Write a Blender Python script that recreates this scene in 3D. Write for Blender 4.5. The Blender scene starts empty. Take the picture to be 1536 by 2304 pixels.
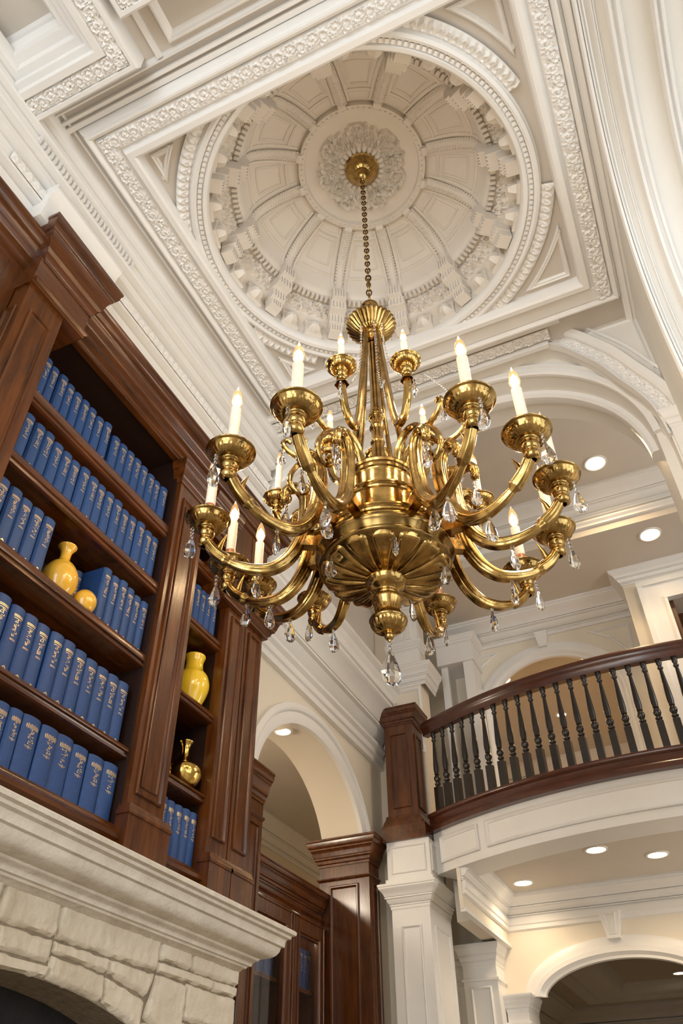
import bpy, math, random
import numpy as np
from mathutils import Vector, Matrix
random.seed(7)
PI = math.pi
ZO = 1.2                      # eye height: all z below are relative to the camera
scene = bpy.context.scene
COL = scene.collection

# ------------------------------------------------------------------ materials
def mat(name, col, rough=.5, metal=0., noise=0., nscale=8., bump=0., bscale=40., spec=.5, coat=0., stretch=None, col2=None, emit=None, estr=0., trans=0., ior=1.5):
    m = bpy.data.materials.new(name); m.use_nodes = True
    nt = m.node_tree; b = nt.nodes['Principled BSDF']
    b.inputs['Base Color'].default_value = (*col, 1)
    b.inputs['Roughness'].default_value = rough
    b.inputs['Metallic'].default_value = metal
    b.inputs['Specular IOR Level'].default_value = spec
    b.inputs['Coat Weight'].default_value = coat
    b.inputs['Coat Roughness'].default_value = .15
    b.inputs['IOR'].default_value = ior
    b.inputs['Transmission Weight'].default_value = trans
    if emit:
        b.inputs['Emission Color'].default_value = (*emit, 1)
        b.inputs['Emission Strength'].default_value = estr
    if noise or bump:
        tc = nt.nodes.new('ShaderNodeTexCoord'); mp = nt.nodes.new('ShaderNodeMapping')
        nt.links.new(tc.outputs['Object'], mp.inputs['Vector'])
        if stretch: mp.inputs['Scale'].default_value = stretch
    if noise:
        n = nt.nodes.new('ShaderNodeTexNoise'); n.inputs['Scale'].default_value = nscale
        n.inputs['Detail'].default_value = 5; n.inputs['Roughness'].default_value = .6
        nt.links.new(mp.outputs[0], n.inputs['Vector'])
        r = nt.nodes.new('ShaderNodeValToRGB')
        c2 = col2 if col2 else tuple(c * (1 - noise) for c in col)
        r.color_ramp.elements[0].position = .3; r.color_ramp.elements[0].color = (*c2, 1)
        r.color_ramp.elements[1].position = .7; r.color_ramp.elements[1].color = (*col, 1)
        nt.links.new(n.outputs['Fac'], r.inputs['Fac']); nt.links.new(r.outputs[0], b.inputs['Base Color'])
    if bump:
        n2 = nt.nodes.new('ShaderNodeTexNoise'); n2.inputs['Scale'].default_value = bscale; n2.inputs['Detail'].default_value = 4
        nt.links.new(mp.outputs[0], n2.inputs['Vector'])
        bp = nt.nodes.new('ShaderNodeBump'); bp.inputs['Strength'].default_value = bump; bp.inputs['Distance'].default_value = .01
        nt.links.new(n2.outputs['Fac'], bp.inputs['Height']); nt.links.new(bp.outputs[0], b.inputs['Normal'])
    return m

M_PLASTER = mat('plaster_white', (.80, .77, .71), .55, noise=.05, nscale=3, bump=.08, bscale=60)
M_TRIM = mat('trim_paint_white', (.83, .81, .775), .42, noise=.04, nscale=5)
M_FIELD = mat('ceiling_field_greige', (.62, .57, .51), .6, noise=.05, nscale=4)
M_DOME = mat('dome_plaster', (.78, .72, .64), .6, noise=.05, nscale=5)
M_CEIL = mat('ceiling_taupe', (.66, .60, .52), .7, noise=.04, nscale=3)
M_WALL = mat('wall_cream', (.80, .725, .60), .6, noise=.04, nscale=3)
M_WOOD = mat('mahogany', (.128, .038, .006), .24, noise=.5, nscale=5, col2=(.042, .011, .0025), coat=.15, stretch=(5, 5, .6), bump=.05, bscale=30)
M_WOODH = mat('mahogany_horizontal', (.124, .036, .006), .22, noise=.5, nscale=5, col2=(.040, .0105, .0025), coat=.20, stretch=(5, .6, 5), bump=.05, bscale=30)
M_WOODSHADE = mat('mahogany_interior', (.020, .0060, .0028), .5, noise=.4, nscale=6, stretch=(5, 1, 1))  # same mahogany with the shade of the case interior put into the colour
M_RAIL = mat('handrail_wood', (.10, .028, .012), .28, noise=.5, nscale=6, col2=(.05, .014, .008), coat=.4, stretch=(1, 5, 5))
M_BAL = mat('baluster_black', (.018, .012, .010), .32, noise=.4, nscale=20, coat=.2)
M_BLUE = mat('blue_cloth', (.014, .062, .215), .55, noise=.25, nscale=60, bump=.15, bscale=300)
M_BLUE2 = mat('dark_blue_cloth', (.016, .048, .17), .55, noise=.25, nscale=60)
M_GOLD = mat('gilt', (.95, .72, .36), .35, metal=.6, noise=.3, nscale=40)
M_PAGE = mat('book_pages', (.80, .74, .60), .8, noise=.2, nscale=80)
M_YEL = mat('yellow_glaze', (.78, .45, .045), .16, noise=.12, nscale=5, coat=.6)
M_YEL2 = mat('bright_yellow_glaze', (.86, .58, .035), .16, noise=.08, nscale=5, coat=.6)
M_GVASE = mat('gold_vase', (.85, .58, .16), .12, metal=1, noise=.35, nscale=14, bump=.25, bscale=25)
M_BRASS = mat('antique_brass', (.62, .395, .135), .17, metal=1, noise=.45, nscale=16, col2=(.20, .125, .04), bump=.06, bscale=50)
M_BRASSD = mat('dark_brass', (.36, .23, .075), .20, metal=1, noise=.5, nscale=14, col2=(.12, .07, .025))
M_CANDLE = mat('ivory_candle_sleeve', (.90, .82, .66), .5, noise=.08, nscale=30)
M_COPPER = mat('copper_collar', (.45, .19, .10), .4, metal=.5, noise=.2, nscale=30)
M_BULB = mat('lit_bulb', (1, .8, .5), .2, emit=(1, .72, .38), estr=45, noise=.01)
M_BULBD = mat('dim_bulb', (1, .85, .65), .2, emit=(1, .78, .50), estr=6, noise=.01)
M_CRY = mat('crystal', (1, 1, 1), .0, trans=1., ior=1.52, noise=.01, nscale=4)
M_LAMP = mat('downlight_lens', (1, .9, .7), .4, emit=(1, .80, .52), estr=14, noise=.01)
M_LRIM = mat('downlight_rim', (.85, .80, .72), .4, noise=.02)
M_STONE = mat('cut_limestone', (.74, .66, .53), .85, noise=.5, nscale=3.5, col2=(.56, .47, .34), bump=1., bscale=26)
M_STONE2 = mat('pale_limestone', (.60, .54, .43), .85, noise=.4, nscale=5, col2=(.46, .41, .33), bump=.9, bscale=20)
M_MORTAR = mat('mortar', (.30, .24, .16), .95, noise=.4, nscale=30, bump=.6)
M_MANTEL = mat('carved_mantel_stone', (.76, .69, .58), .75, noise=.3, nscale=9, col2=(.60, .53, .43), bump=.5, bscale=45)
M_SOOT = mat('sooty_firebrick', (.012, .010, .009), .9, noise=.6, nscale=10, bump=.5)
M_FLOOR = mat('oak_floor', (.46, .37, .27), .35, noise=.4, nscale=5, stretch=(1, 8, 1))
M_DOORW = mat('door_wood', (.12, .045, .016), .35, noise=.4, nscale=5, stretch=(5, 5, .6))
M_OUT = mat('garden_lawn', (.25, .30, .15), .9, noise=.4, nscale=3)
def glass():
    m = bpy.data.materials.new('window_glass'); m.use_nodes = True; nt = m.node_tree; nt.nodes.clear()
    o = nt.nodes.new('ShaderNodeOutputMaterial'); mx = nt.nodes.new('ShaderNodeMixShader')
    t = nt.nodes.new('ShaderNodeBsdfTransparent'); g = nt.nodes.new('ShaderNodeBsdfGlossy'); g.inputs['Roughness'].default_value = .03
    t.inputs[0].default_value = (.95, .95, .95, 1)
    lw = nt.nodes.new('ShaderNodeLayerWeight'); lw.inputs['Blend'].default_value = .5
    pw = nt.nodes.new('ShaderNodeMath'); pw.operation = 'POWER'; pw.inputs[1].default_value = 4; nt.links.new(lw.outputs['Facing'], pw.inputs[0])
    f = nt.nodes.new('ShaderNodeMath'); f.operation = 'MULTIPLY_ADD'; f.inputs[1].default_value = .55; f.inputs[2].default_value = .035; nt.links.new(pw.outputs[0], f.inputs[0])
    nt.links.new(f.outputs[0], mx.inputs[0]); nt.links.new(t.outputs[0], mx.inputs[1]); nt.links.new(g.outputs[0], mx.inputs[2]); nt.links.new(mx.outputs[0], o.inputs[0])
    return m
M_GLASS = glass()
def bulb_glass():
    m = bpy.data.materials.new('clear_bulb_glass'); m.use_nodes = True; nt = m.node_tree; nt.nodes.clear()
    o = nt.nodes.new('ShaderNodeOutputMaterial'); mx = nt.nodes.new('ShaderNodeMixShader'); ad = nt.nodes.new('ShaderNodeAddShader')
    t = nt.nodes.new('ShaderNodeBsdfTransparent'); g = nt.nodes.new('ShaderNodeBsdfGlossy'); g.inputs['Roughness'].default_value = .05; e = nt.nodes.new('ShaderNodeEmission')
    t.inputs[0].default_value = (.98, .80, .55, 1); e.inputs[0].default_value = (1, .62, .28, 1); e.inputs[1].default_value = .35
    lw = nt.nodes.new('ShaderNodeLayerWeight'); lw.inputs['Blend'].default_value = .5
    pw = nt.nodes.new('ShaderNodeMath'); pw.operation = 'POWER'; pw.inputs[1].default_value = 4; nt.links.new(lw.outputs['Facing'], pw.inputs[0])
    f = nt.nodes.new('ShaderNodeMath'); f.operation = 'MULTIPLY_ADD'; f.inputs[1].default_value = .55; f.inputs[2].default_value = .035; nt.links.new(pw.outputs[0], f.inputs[0])
    nt.links.new(f.outputs[0], mx.inputs[0]); nt.links.new(t.outputs[0], ad.inputs[0]); nt.links.new(e.outputs[0], ad.inputs[1]); nt.links.new(ad.outputs[0], mx.inputs[1]); nt.links.new(g.outputs[0], mx.inputs[2]); nt.links.new(mx.outputs[0], o.inputs[0])
    return m
M_BGLASS = bulb_glass()

# ------------------------------------------------------------------ mesh builder
class MB:
    def __init__(s): s.v = []; s.f = []
    def add(s, vs, fs):
        n = len(s.v); s.v += [tuple(map(float, p)) for p in vs]; s.f += [tuple(n + i for i in f) for f in fs]; return s
    def box(s, x0, x1, y0, y1, z0, z1):
        return s.add([(x0,y0,z0),(x1,y0,z0),(x1,y1,z0),(x0,y1,z0),(x0,y0,z1),(x1,y0,z1),(x1,y1,z1),(x0,y1,z1)],
                     [(0,3,2,1),(4,5,6,7),(0,1,5,4),(1,2,6,5),(2,3,7,6),(3,0,4,7)])
    def rings(s, rings, closed_u=True, closed_v=False, caps=False):
        n = len(rings[0]); m = len(rings); base = len(s.v)
        for r in rings: s.v += [tuple(map(float, p)) for p in r]
        for j in range(m if closed_v else m - 1):
            a = base + j * n; b = base + ((j + 1) % m) * n
            for i in range(n if closed_u else n - 1):
                k = (i + 1) % n
                s.f.append((a + i, a + k, b + k, b + i))
        if caps:
            s.f.append(tuple(base + i for i in reversed(range(n)))); s.f.append(tuple(base + (m - 1) * n + i for i in range(n)))
        return s
    def lathe(s, prof, c=(0, 0, 0), seg=32, flute=None):
        cx, cy, cz = c; rs = []
        for r, z in prof:
            ring = []
            for i in range(seg):
                a = 2 * PI * i / seg
                rr = max(r, .0002)
                if flute: rr *= flute(a, r, z)
                ring.append((cx + rr * math.cos(a), cy + rr * math.sin(a), cz + z))
            rs.append(ring)
        return s.rings(rs)
    def mold(s, path, prof, N, closed=False, caps=True):
        """sweep a profile (d, h) along a planar path with mitred corners; d along N x tangent, h along N"""
        P = [Vector(p) for p in path]; N = Vector(N).normalized(); n = len(P); rs = []
        for i in range(n):
            if closed: t0 = (P[i] - P[i - 1]).normalized(); t1 = (P[(i + 1) % n] - P[i]).normalized()
            else:
                t1 = (P[i + 1] - P[i]).normalized() if i < n - 1 else (P[i] - P[i - 1]).normalized()
                t0 = (P[i] - P[i - 1]).normalized() if i > 0 else t1
            d0 = N.cross(t0); d1 = N.cross(t1); m = d0 + d1
            m = m.normalized() if m.length > 1e-6 else d0
            m = m / max(m.dot(d0), .3)
            rs.append([P[i] + m * a + N * b for a, b in prof])
        return s.rings(rs, closed_u=True, closed_v=closed, caps=(caps and not closed))
    def tube(s, pts, rad, seg=10, shape=None, caps=True, up=None):
        P = [Vector(p) for p in pts]; n = len(P); rs = []
        T = [(P[min(i + 1, n - 1)] - P[max(i - 1, 0)]).normalized() for i in range(n)]
        u = Vector(up) if up else (Vector((0, 0, 1)) if abs(T[0].z) < .9 else Vector((1, 0, 0)))
        for i in range(n):
            u = (u - T[i] * u.dot(T[i])).normalized(); w = T[i].cross(u)
            r = rad(i / (n - 1)) if callable(rad) else rad
            ring = []
            for k in range(seg):
                a = 2 * PI * k / seg; q = r * (shape(a) if shape else 1)
                ring.append(P[i] + u * (q * math.cos(a)) + w * (q * math.sin(a)))
            rs.append(ring)
        return s.rings(rs, caps=caps)
    def xf(s, M):
        s.v = [tuple(M @ Vector(p)) for p in s.v]; return s
    def build(s, name, m, parent=None, kind=None, label=None, ang=32, bevel=0):
        me = bpy.data.meshes.new(name); 
        v = s.v
        if parent is not None and parent.get('_abs'):
            o0 = Vector(parent['_org']); v = [(a - o0.x, b - o0.y, c - o0.z) for a, b, c in v]
        me.from_pydata(v, [], s.f); me.validate(); me.update()
        if getattr(s, 'weld', False):
            import bmesh
            bb = bmesh.new(); bb.from_mesh(me); bmesh.ops.remove_doubles(bb, verts=bb.verts, dist=.0001); bmesh.ops.recalc_face_normals(bb, faces=bb.faces); bb.to_mesh(me); bb.free()
        for p in me.polygons: p.use_smooth = True
        me.set_sharp_from_angle(angle=math.radians(ang))
        me.materials.append(m)
        o = bpy.data.objects.new(name, me); COL.objects.link(o)
        if parent is not None:
            o.parent = parent
            if parent.get('_abs'): o['_abs'] = True; o['_org'] = parent['_org']
        if kind: o['kind'] = kind
        if label: o['label'] = label
        if bevel:
            b = o.modifiers.new('bevel', 'BEVEL'); b.width = bevel; b.segments = 2; b.limit_method = 'ANGLE'
        return o
def root(name, label, cat, loc, group=None, absolute=True):
    o = bpy.data.objects.new(name, None); COL.objects.link(o); o.location = loc; o.empty_display_size = .1
    o['label'] = label; o['category'] = cat
    if group: o['group'] = group
    if absolute: o['_abs'] = True; o['_org'] = list(loc)
    return o
def tag(o, label, cat, group=None):
    o['label'] = label; o['category'] = cat
    if group: o['group'] = group
    return o
def struct(mb, name, m, **k): return mb.build(name, m, kind='structure', **k)
NT = [0]
def trim(mb, m=None, **k):
    NT[0] += 1; return mb.build('trim_%d' % NT[0], m or M_TRIM, kind='structure', **k)
def recenter(o):
    """move a single-mesh thing's origin to its own base centre"""
    me = o.data; vs = [v.co.copy() for v in me.vertices]
    c = Vector(((min(v.x for v in vs) + max(v.x for v in vs)) / 2, (min(v.y for v in vs) + max(v.y for v in vs)) / 2, min(v.z for v in vs)))
    for v in me.vertices: v.co -= c
    o.location = c; return o
def cr(pts, n=8, closed=False):
    """Catmull-Rom through points"""
    P = [Vector(p) for p in pts]; out = []
    m = len(P)
    for i in range(m if closed else m - 1):
        if closed: a, b, c, d = P[i - 1], P[i], P[(i + 1) % m], P[(i + 2) % m]
        else: a, b, c, d = P[max(i - 1, 0)], P[i], P[i + 1], P[min(i + 2, m - 1)]
        for k in range(n):
            t = k / n
            out.append(.5 * ((2 * b) + (c - a) * t + (2 * a - 5 * b + 4 * c - d) * t * t + (3 * b - a - 3 * c + d) * t ** 3))
    if not closed: out.append(P[-1])
    return out

# mouldings as (offset, height) outlines
def ogee(w, h):      # soft stepped section, w wide, h proud
    return [(0, -.004), (0, h * .45), (w * .12, h * .45), (w * .16, h * .95), (w * .36, h), (w * .46, h * .72), (w * .50, h * .5), (w * .72, h * .34), (w * .88, h * .12), (w, .0), (w, -.004)]
def band(w, h): return [(0, -.004), (0, h * .7), (w * .1, h), (w * .9, h), (w, h * .7), (w, -.004)]
def crown(w, h):     # N points down, offset out from the wall: big classical crown
    return [(0, 0), (w, 0), (w, h * .10), (w * .93, h * .12), (w * .93, h * .18), (w * .84, h * .24), (w * .70, h * .30), (w * .56, h * .42), (w * .50, h * .50), (w * .40, h * .505), (w * .40, h * .53), (w * .50, h * .535), (w * .50, h * .585), (w * .38, h * .60), (w * .30, h * .72), (w * .16, h * .80), (w * .06, h * .805), (w * .06, h * .83), (w * .16, h * .835), (w * .16, h * .88), (w * .08, h * .90), (w * .08, h), (0, h)]

# ------------------------------------------------------------------ carved relief
def carve(u, v, W):
    """scrolling acanthus relief, u metres along, v 0..1 across, W width in metres -> 0..1"""
    P = W * 1.5; ph = u / P
    k = np.floor(ph * 2); s = np.where(k % 2 == 0, 1., -1.)
    vine = .5 + .30 * np.sin(2 * PI * ph)
    h = .62 * np.exp(-((v - vine) / .055) ** 2)
    cu = (k + .5) / 2 * P; cv = .5 - s * .08
    dx = (u - cu) / W; dy = (v - cv)
    rr = np.sqrt(dx * dx + dy * dy); th = np.arctan2(dy, dx * s)
    sp = np.cos(th - rr * 20.)
    lobes = np.abs(np.cos(th * 3.5 + rr * 11))
    veins = np.cos(th * 14 + rr * 26)
    body_ = np.clip((.50 + .05 * np.cos(th * 7 + rr * 22) - rr) / .10, 0, 1)
    h = np.maximum(h, body_ * (.30 + .30 * sp + .32 * lobes + .13 * veins))
    h = np.maximum(h, 1.0 * np.exp(-(rr / .08) ** 2))
    cu2 = k / 2 * P + P * .02; dx2 = (u - cu2) / W; dy2 = (v - (.5 + s * .30)); r2 = np.sqrt(dx2 ** 2 + dy2 ** 2); t2 = np.arctan2(dy2, dx2)
    h = np.maximum(h, np.clip((.22 - r2) / .06, 0, 1) * (.45 + .4 * np.cos(t2 * 5)))
    e = np.clip(np.minimum(v, 1 - v) / .06, 0, 1)
    return h * e
def relief(path_fn, L, W, H, name_m, du=.006, nv=16, post=None, fn=carve):
    nu = max(8, int(L / du)); U = np.linspace(0, L, nu); V = np.linspace(0, 1, nv)
    uu, vv = np.meshgrid(U, V, indexing='ij'); hh = fn(uu, vv, W) * H
    mb = MB(); base = 0
    for i in range(nu):
        O, A, B = path_fn(U[i])       # origin at v=0, across vector (full width), normal
        for j in range(nv):
            p = O + A * float(V[j]) + B * float(hh[i, j]); mb.v.append(tuple(p))
    for i in range(nu - 1):
        for j in range(nv - 1):
            a = i * nv + j; mb.f.append((a, a + 1, a + nv + 1, a + nv))
    return mb
def straight(p0, p1, across, nrm):
    p0 = Vector(p0); p1 = Vector(p1); L = (p1 - p0).length; t = (p1 - p0) / L; A = Vector(across); B = Vector(nrm)
    return (lambda u: (p0 + t * u, A, B)), L
def along(pts, across_fn, nrm):
    P = [Vector(p) for p in pts]; cum = [0]
    for a, b in zip(P, P[1:]): cum.append(cum[-1] + (b - a).length)
    def f(u):
        u = min(max(u, 0), cum[-1] - 1e-6)
        i = max(k for k in range(len(cum)) if cum[k] <= u); i = min(i, len(P) - 2)
        t = (u - cum[i]) / (cum[i + 1] - cum[i]); p = P[i].lerp(P[i + 1], t)
        return p, across_fn(p, (P[i + 1] - P[i]).normalized()), Vector(nrm)
    return f, cum[-1]
def arch_wall(mapper, u0, u1, z0, z1, curve, t0, t1):
    """wall slab between t0 and t1 with an opening under curve [(u,z)...] whose feet reach z0"""
    mb = MB(); cu = [curve[0][0]] + [c[0] for c in curve] + [curve[-1][0]]; cz = [z0] + [c[1] for c in curve] + [z0]
    def q(a, b, c, d): mb.add([a, b, c, d], [(0, 1, 2, 3)])
    for t in (t0, t1):
        q(mapper(u0, z0, t), mapper(curve[0][0], z0, t), mapper(curve[0][0], z1, t), mapper(u0, z1, t))
        q(mapper(curve[-1][0], z0, t), mapper(u1, z0, t), mapper(u1, z1, t), mapper(curve[-1][0], z1, t))
        for (a, za), (b, zb) in zip(curve, curve[1:]):
            if abs(a - b) > 1e-5: q(mapper(a, za, t), mapper(b, zb, t), mapper(b, z1, t), mapper(a, z1, t))
    for i in range(len(cu) - 1):
        if (cu[i], cz[i]) != (cu[i + 1], cz[i + 1]):
            q(mapper(cu[i], cz[i], t0), mapper(cu[i + 1], cz[i + 1], t0), mapper(cu[i + 1], cz[i + 1], t1), mapper(cu[i], cz[i], t1))
    for (a, b, za, zb) in ((u0, u0, z0, z1), (u1, u1, z0, z1), (u0, u1, z1, z1), (u0, curve[0][0], z0, z0), (curve[-1][0], u1, z0, z0)):
        q(mapper(a, za, t0), mapper(b, zb, t0), mapper(b, zb, t1), mapper(a, za, t1))
    mb.weld = True
    return mb
def arc2(cu, cz, ru, rz, a0, a1, n, p=2.):
    out = []
    for i in range(n + 1):
        a = math.radians(a0 + (a1 - a0) * i / n); c, s = math.cos(a), math.sin(a)
        out.append((cu + ru * math.copysign(abs(c) ** (2 / p), c), cz + rz * math.copysign(abs(s) ** (2 / p), s)))
    return out

H = 4.2; HF = 4.1            # ceiling field, underside of the frames
X0, Y0 = -.766, 2.131        # dome and chandelier axis
exec_parts = []
# =================================================================== THE ROOM
DN = (0, 0, -1)
# ---- ceiling field with round hole
def field_with_hole(x0, x1, y0, y1, z, R, n=96):
    mb = MB(); inn = []; out = []
    for i in range(n):
        a = 2 * PI * i / n; c, s = math.cos(a), math.sin(a)
        inn.append((X0 + R * c, Y0 + R * s, z))
        t = min((x1 - X0) / c if c > 1e-6 else 1e9, (x0 - X0) / c if c < -1e-6 else 1e9, (y1 - Y0) / s if s > 1e-6 else 1e9, (y0 - Y0) / s if s < -1e-6 else 1e9)
        out.append((X0 + t * c, Y0 + t * s, z))
    k = len(inn); mb.v = inn + out
    for i in range(n): j = (i + 1) % n; mb.f.append((i, j, n + j, n + i))
    cs = [(x1, y1), (x0, y1), (x0, y0), (x1, y0)]
    for cx, cy in cs:   # corner triangles
        a = math.atan2(cy - Y0, cx - X0) % (2 * PI); i = int(a / (2 * PI) * n); j = (i + 1) % n
        mb.v.append((cx, cy, z)); mb.f.append((n + i, n + j, len(mb.v) - 1))
    return mb
struct(field_with_hole(-2.12, .60, 1.06, 3.50, H, .90), 'ceiling', M_FIELD)
nb = MB()
nb.box(-1.44, 4.4, -3.0, 1.06, H, H + .05)
nb.box(-4.0, -1.44, .90, 1.06, H, H + .05)
nb.box(-4.0, -2.12, 1.06, 3.5, H, H + .05)
nb.box(.60, 4.4, 1.06, 3.5, H, H + .05)
struct(nb, 'ceiling', M_FIELD)

# ---- dome
shell = MB()
prof = [(.90, 4.20), (.90, 4.36), (.86, 4.37), (.86, 4.40), (.81, 4.50), (.81, 4.52), (.765, 4.53), (.745, 4.55), (.735, 4.58)]
def domez(r): return 4.58 + .25 * math.sqrt(max(0, 1 - ((r - .36) / .385) ** 2))
prof += [(r, domez(r)) for r in np.linspace(.72, .42, 14)] + [(.40, 4.845), (.395, 4.80), (.36, 4.80), (.355, 4.835), (.001, 4.84)]
shell.lathe(prof, (X0, Y0, 0), 96)
struct(shell, 'ceiling', M_DOME, ang=40)
def pol(r, a, z): return Vector((X0 + r * math.cos(a), Y0 + r * math.sin(a), z))
rib = MB()
for k in range(12):
    a = math.radians(96 + 30 * k)
    pts = [pol(r, a, domez(r) - .012) for r in np.linspace(.745, .42, 14)]
    rib.tube(pts, .028, 12)
    for off in (-.046, .046):
        pts = [pol(r, a + off / r, domez(r) - .002) for r in np.linspace(.745, .42, 12)]
        rib.tube(pts, .012, 6)
    for i, r in enumerate(np.linspace(.74, .42, 22)):      # twisted leaf beads along the rib
        p = pol(r, a, domez(r) - .040)
        rib.tube([pol(r + .006, a - .030 / r, domez(r) - .014), p, pol(r - .010, a + .030 / r, domez(r) - .014)], .0085, 6)
    p = pol(.405, a, 4.80)                                   # scroll at the inner end
    rib.tube([pol(.40, a - .06, 4.80), pol(.40, a + .06, 4.80)], .022, 10)
    # console under each rib: stepped bracket down the drum
    for (ra, rb, za, zb, w) in ((.70, .83, 4.46, 4.56, .045), (.74, .87, 4.39, 4.47, .055), (.80, .885, 4.31, 4.40, .05), (.82, .89, 4.25, 4.32, .042)):
        c, s = math.cos(a), math.sin(a); b = MB().box(ra, rb, -w, w, za, zb)
        for i in range(5): b.box(ra - .008, ra + .01, -w + (2 * w) * (i + .2) / 5, -w + (2 * w) * (i + .8) / 5, za + .01, zb - .01)
        b.xf(Matrix(((c, -s, 0, X0), (s, c, 0, Y0), (0, 0, 1, 0), (0, 0, 0, 1)))); rib.add(b.v, b.f)
trim(rib, M_DOME)
pan = MB(); dent = MB()
for k in range(12):
    a0 = math.radians(96 + 30 * k + 15)
    def loop(r0, r1, da, off):
        L = [pol(r, a0 - da / r * .0 - (da * (r - .2) / .5), domez(r) - off) for r in np.linspace(r0, r1, 6)]
        L += [pol(r1, a0 + t, domez(r1) - off) for t in np.linspace(-(da * (r1 - .2) / .5), (da * (r1 - .2) / .5), 6)[1:]]
        L += [pol(r, a0 + (da * (r - .2) / .5), domez(r) - off) for r in np.linspace(r1, r0, 6)[1:]]
        L += [pol(r0, a0 + t, domez(r0) - off) for t in np.linspace(da * (r0 - .2) / .5, -da * (r0 - .2) / .5, 6)[1:-1]]
        return L
    for (r0, r1, w, rad) in ((.475, .70, .132, .012), (.51, .655, .088, .008)):
        def wl(r0=r0, r1=r1, w=w):
            P = []
            for r in np.linspace(r0, r1, 7): P.append(pol(r, a0 - (w * r / .7) / r * (r / .7) ** .4, domez(r) - .002))
            n1 = P[-1]
            for t in np.linspace(-1, 1, 7)[1:]: P.append(pol(r1, a0 + t * (w * r1 / .7) / r1 * (r1 / .7) ** .4, domez(r1) - .002))
            for r in np.linspace(r1, r0, 7)[1:]: P.append(pol(r, a0 + (w * r / .7) / r * (r / .7) ** .4, domez(r) - .002))
            for t in np.linspace(1, -1, 7)[1:]: P.append(pol(r0, a0 + t * (w * r0 / .7) / r0 * (r0 / .7) ** .4, domez(r0) - .002))
            return P
        P = wl(); pan.tube(P, rad, 6, caps=False)
        if r0 == .47:    # bead row between the frames
            for i in range(len(P) - 1):
                for t in np.linspace(0, 1, 4)[:-1]:
                    p = P[i].lerp(P[i + 1], t); c = pol(.58, a0, domez(.58)); q = p + (c - p) * .11
                    dent.box(q.x - .0065, q.x + .0065, q.y - .0065, q.y + .0065, q.z - .014, q.z + .01)
trim(pan, M_DOME)
for k in range(150):          # dentils of the dome cornice
    a = 2 * PI * k / 150; c, s = math.cos(a), math.sin(a)
    b = MB().box(.755, .785, -.009, .009, 4.49, 4.525).xf(Matrix(((c, -s, 0, X0), (s, c, 0, Y0), (0, 0, 1, 0), (0, 0, 0, 1)))); dent.add(b.v, b.f)
for k in range(72):
    a = 2 * PI * k / 72; p = pol(.375, a, 4.797); dent.box(p.x - .006, p.x + .006, p.y - .006, p.y + .006, p.z - .008, p.z + .01)
trim(dent, M_DOME)
# carved bands inside the dome
def circ_relief(r0, r1, z0, z1, Hh, rep):
    W = math.hypot(r1 - r0, z1 - z0); L = 2 * PI * (r0 + r1) / 2
    n = Vector((-(z1 - z0), 0, (r1 - r0))); n = n / n.length
    if n.z > 0: n = -n
    def f(u):
        a = u / L * 2 * PI; ca, sa = math.cos(a), math.sin(a)
        return pol(r0, a, z0), pol(r1, a, z1) - pol(r0, a, z0), Vector((n.x * ca, n.x * sa, n.z))
    return relief(f, L, W * rep, Hh, None, du=.005, nv=20)
trim(circ_relief(.862, .812, 4.40, 4.50, .034, 1), M_DOME)
def rosette():
    mb = MB(); nr, na = 22, 240
    for i in range(nr):
        r = .09 + (.15 - .09) * i / (nr - 1)
        for j in range(na):
            a = 2 * PI * j / na; t = i / (nr - 1)
            h = abs(math.cos(12 * a)) ** .5 * math.sin(PI * t) ** .6
            mb.v.append(tuple(pol(r, a, 4.838 - .026 * h)))
    for i in range(nr - 1):
        for j in range(na): k = (j + 1) % na; mb.f.append((i * na + j, i * na + k, (i + 1) * na + k, (i + 1) * na + j))
    return mb
trim(rosette(), M_DOME)
trim(circ_relief(.135, .285, 4.836, 4.837, .045, .8), M_DOME)
rs = MB()    # square rosettes in the drum between the consoles
for k in range(12):
    for d in (-5.5, 5.5):
        a = math.radians(96 + 30 * k + 15 + d); c, s = math.cos(a), math.sin(a)
        b = MB().box(.875, .90, -.055, .055, 4.23, 4.345); b.lathe([(.001, -.05), (.02, -.047), (.034, -.03), (.042, -.01), (.045, .02)], (0, 0, 0), 12, flute=lambda q, r, z: 1 + .12 * math.cos(6 * q))
        m2 = MB().box(.868, .90, -.06, .06, 4.225, 4.24).box(.868, .90, -.06, .06, 4.34, 4.352)
        R = Matrix(((c, -s, 0, X0), (s, c, 0, Y0), (0, 0, 1, 0), (0, 0, 0, 1)))
        ros = MB(); nb2 = [(p[2] * 1 + .87, p[1], p[0] + 4.288) for p in b.v[8:]]
        bb = MB(); bb.v = b.v[:8] + nb2; bb.f = b.f
        for q in (bb, m2): q.xf(R); rs.add(q.v, q.f)
trim(rs, M_DOME)
# ---- ring round the opening
ring = MB().lathe([(.90, 4.24), (.885, 4.22), (.885, 4.175), (.895, 4.16), (.915, 4.155), (.922, 4.17), (.948, 4.172), (.952, 4.155), (.965, 4.15), (.982, 4.158), (.986, 4.18), (.995, 4.185), (1.0, 4.205)], (X0, Y0, 0), 128)
for k in range(190):
    a = 2 * PI * k / 190; c, s = math.cos(a), math.sin(a)
    b = MB().box(.925, .946, -.009, .009, 4.158, 4.175).xf(Matrix(((c, -s, 0, X0), (s, c, 0, Y0), (0, 0, 1, 0), (0, 0, 0, 1)))); ring.add(b.v, b.f)
trim(ring, M_TRIM, ang=40)
def leaf(u, v, W):
    P = W * .55; ph = (u / P) % 1
    q = np.abs(ph - .5) * 2
    h = (1 - q ** 2) * (.6 + .4 * np.cos(v * 9 + q * 3)) * np.clip(v / .1, 0, 1) * np.clip((1 - v) / .15, 0, 1)
    return .2 + .8 * np.clip(h, 0, 1)
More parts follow.
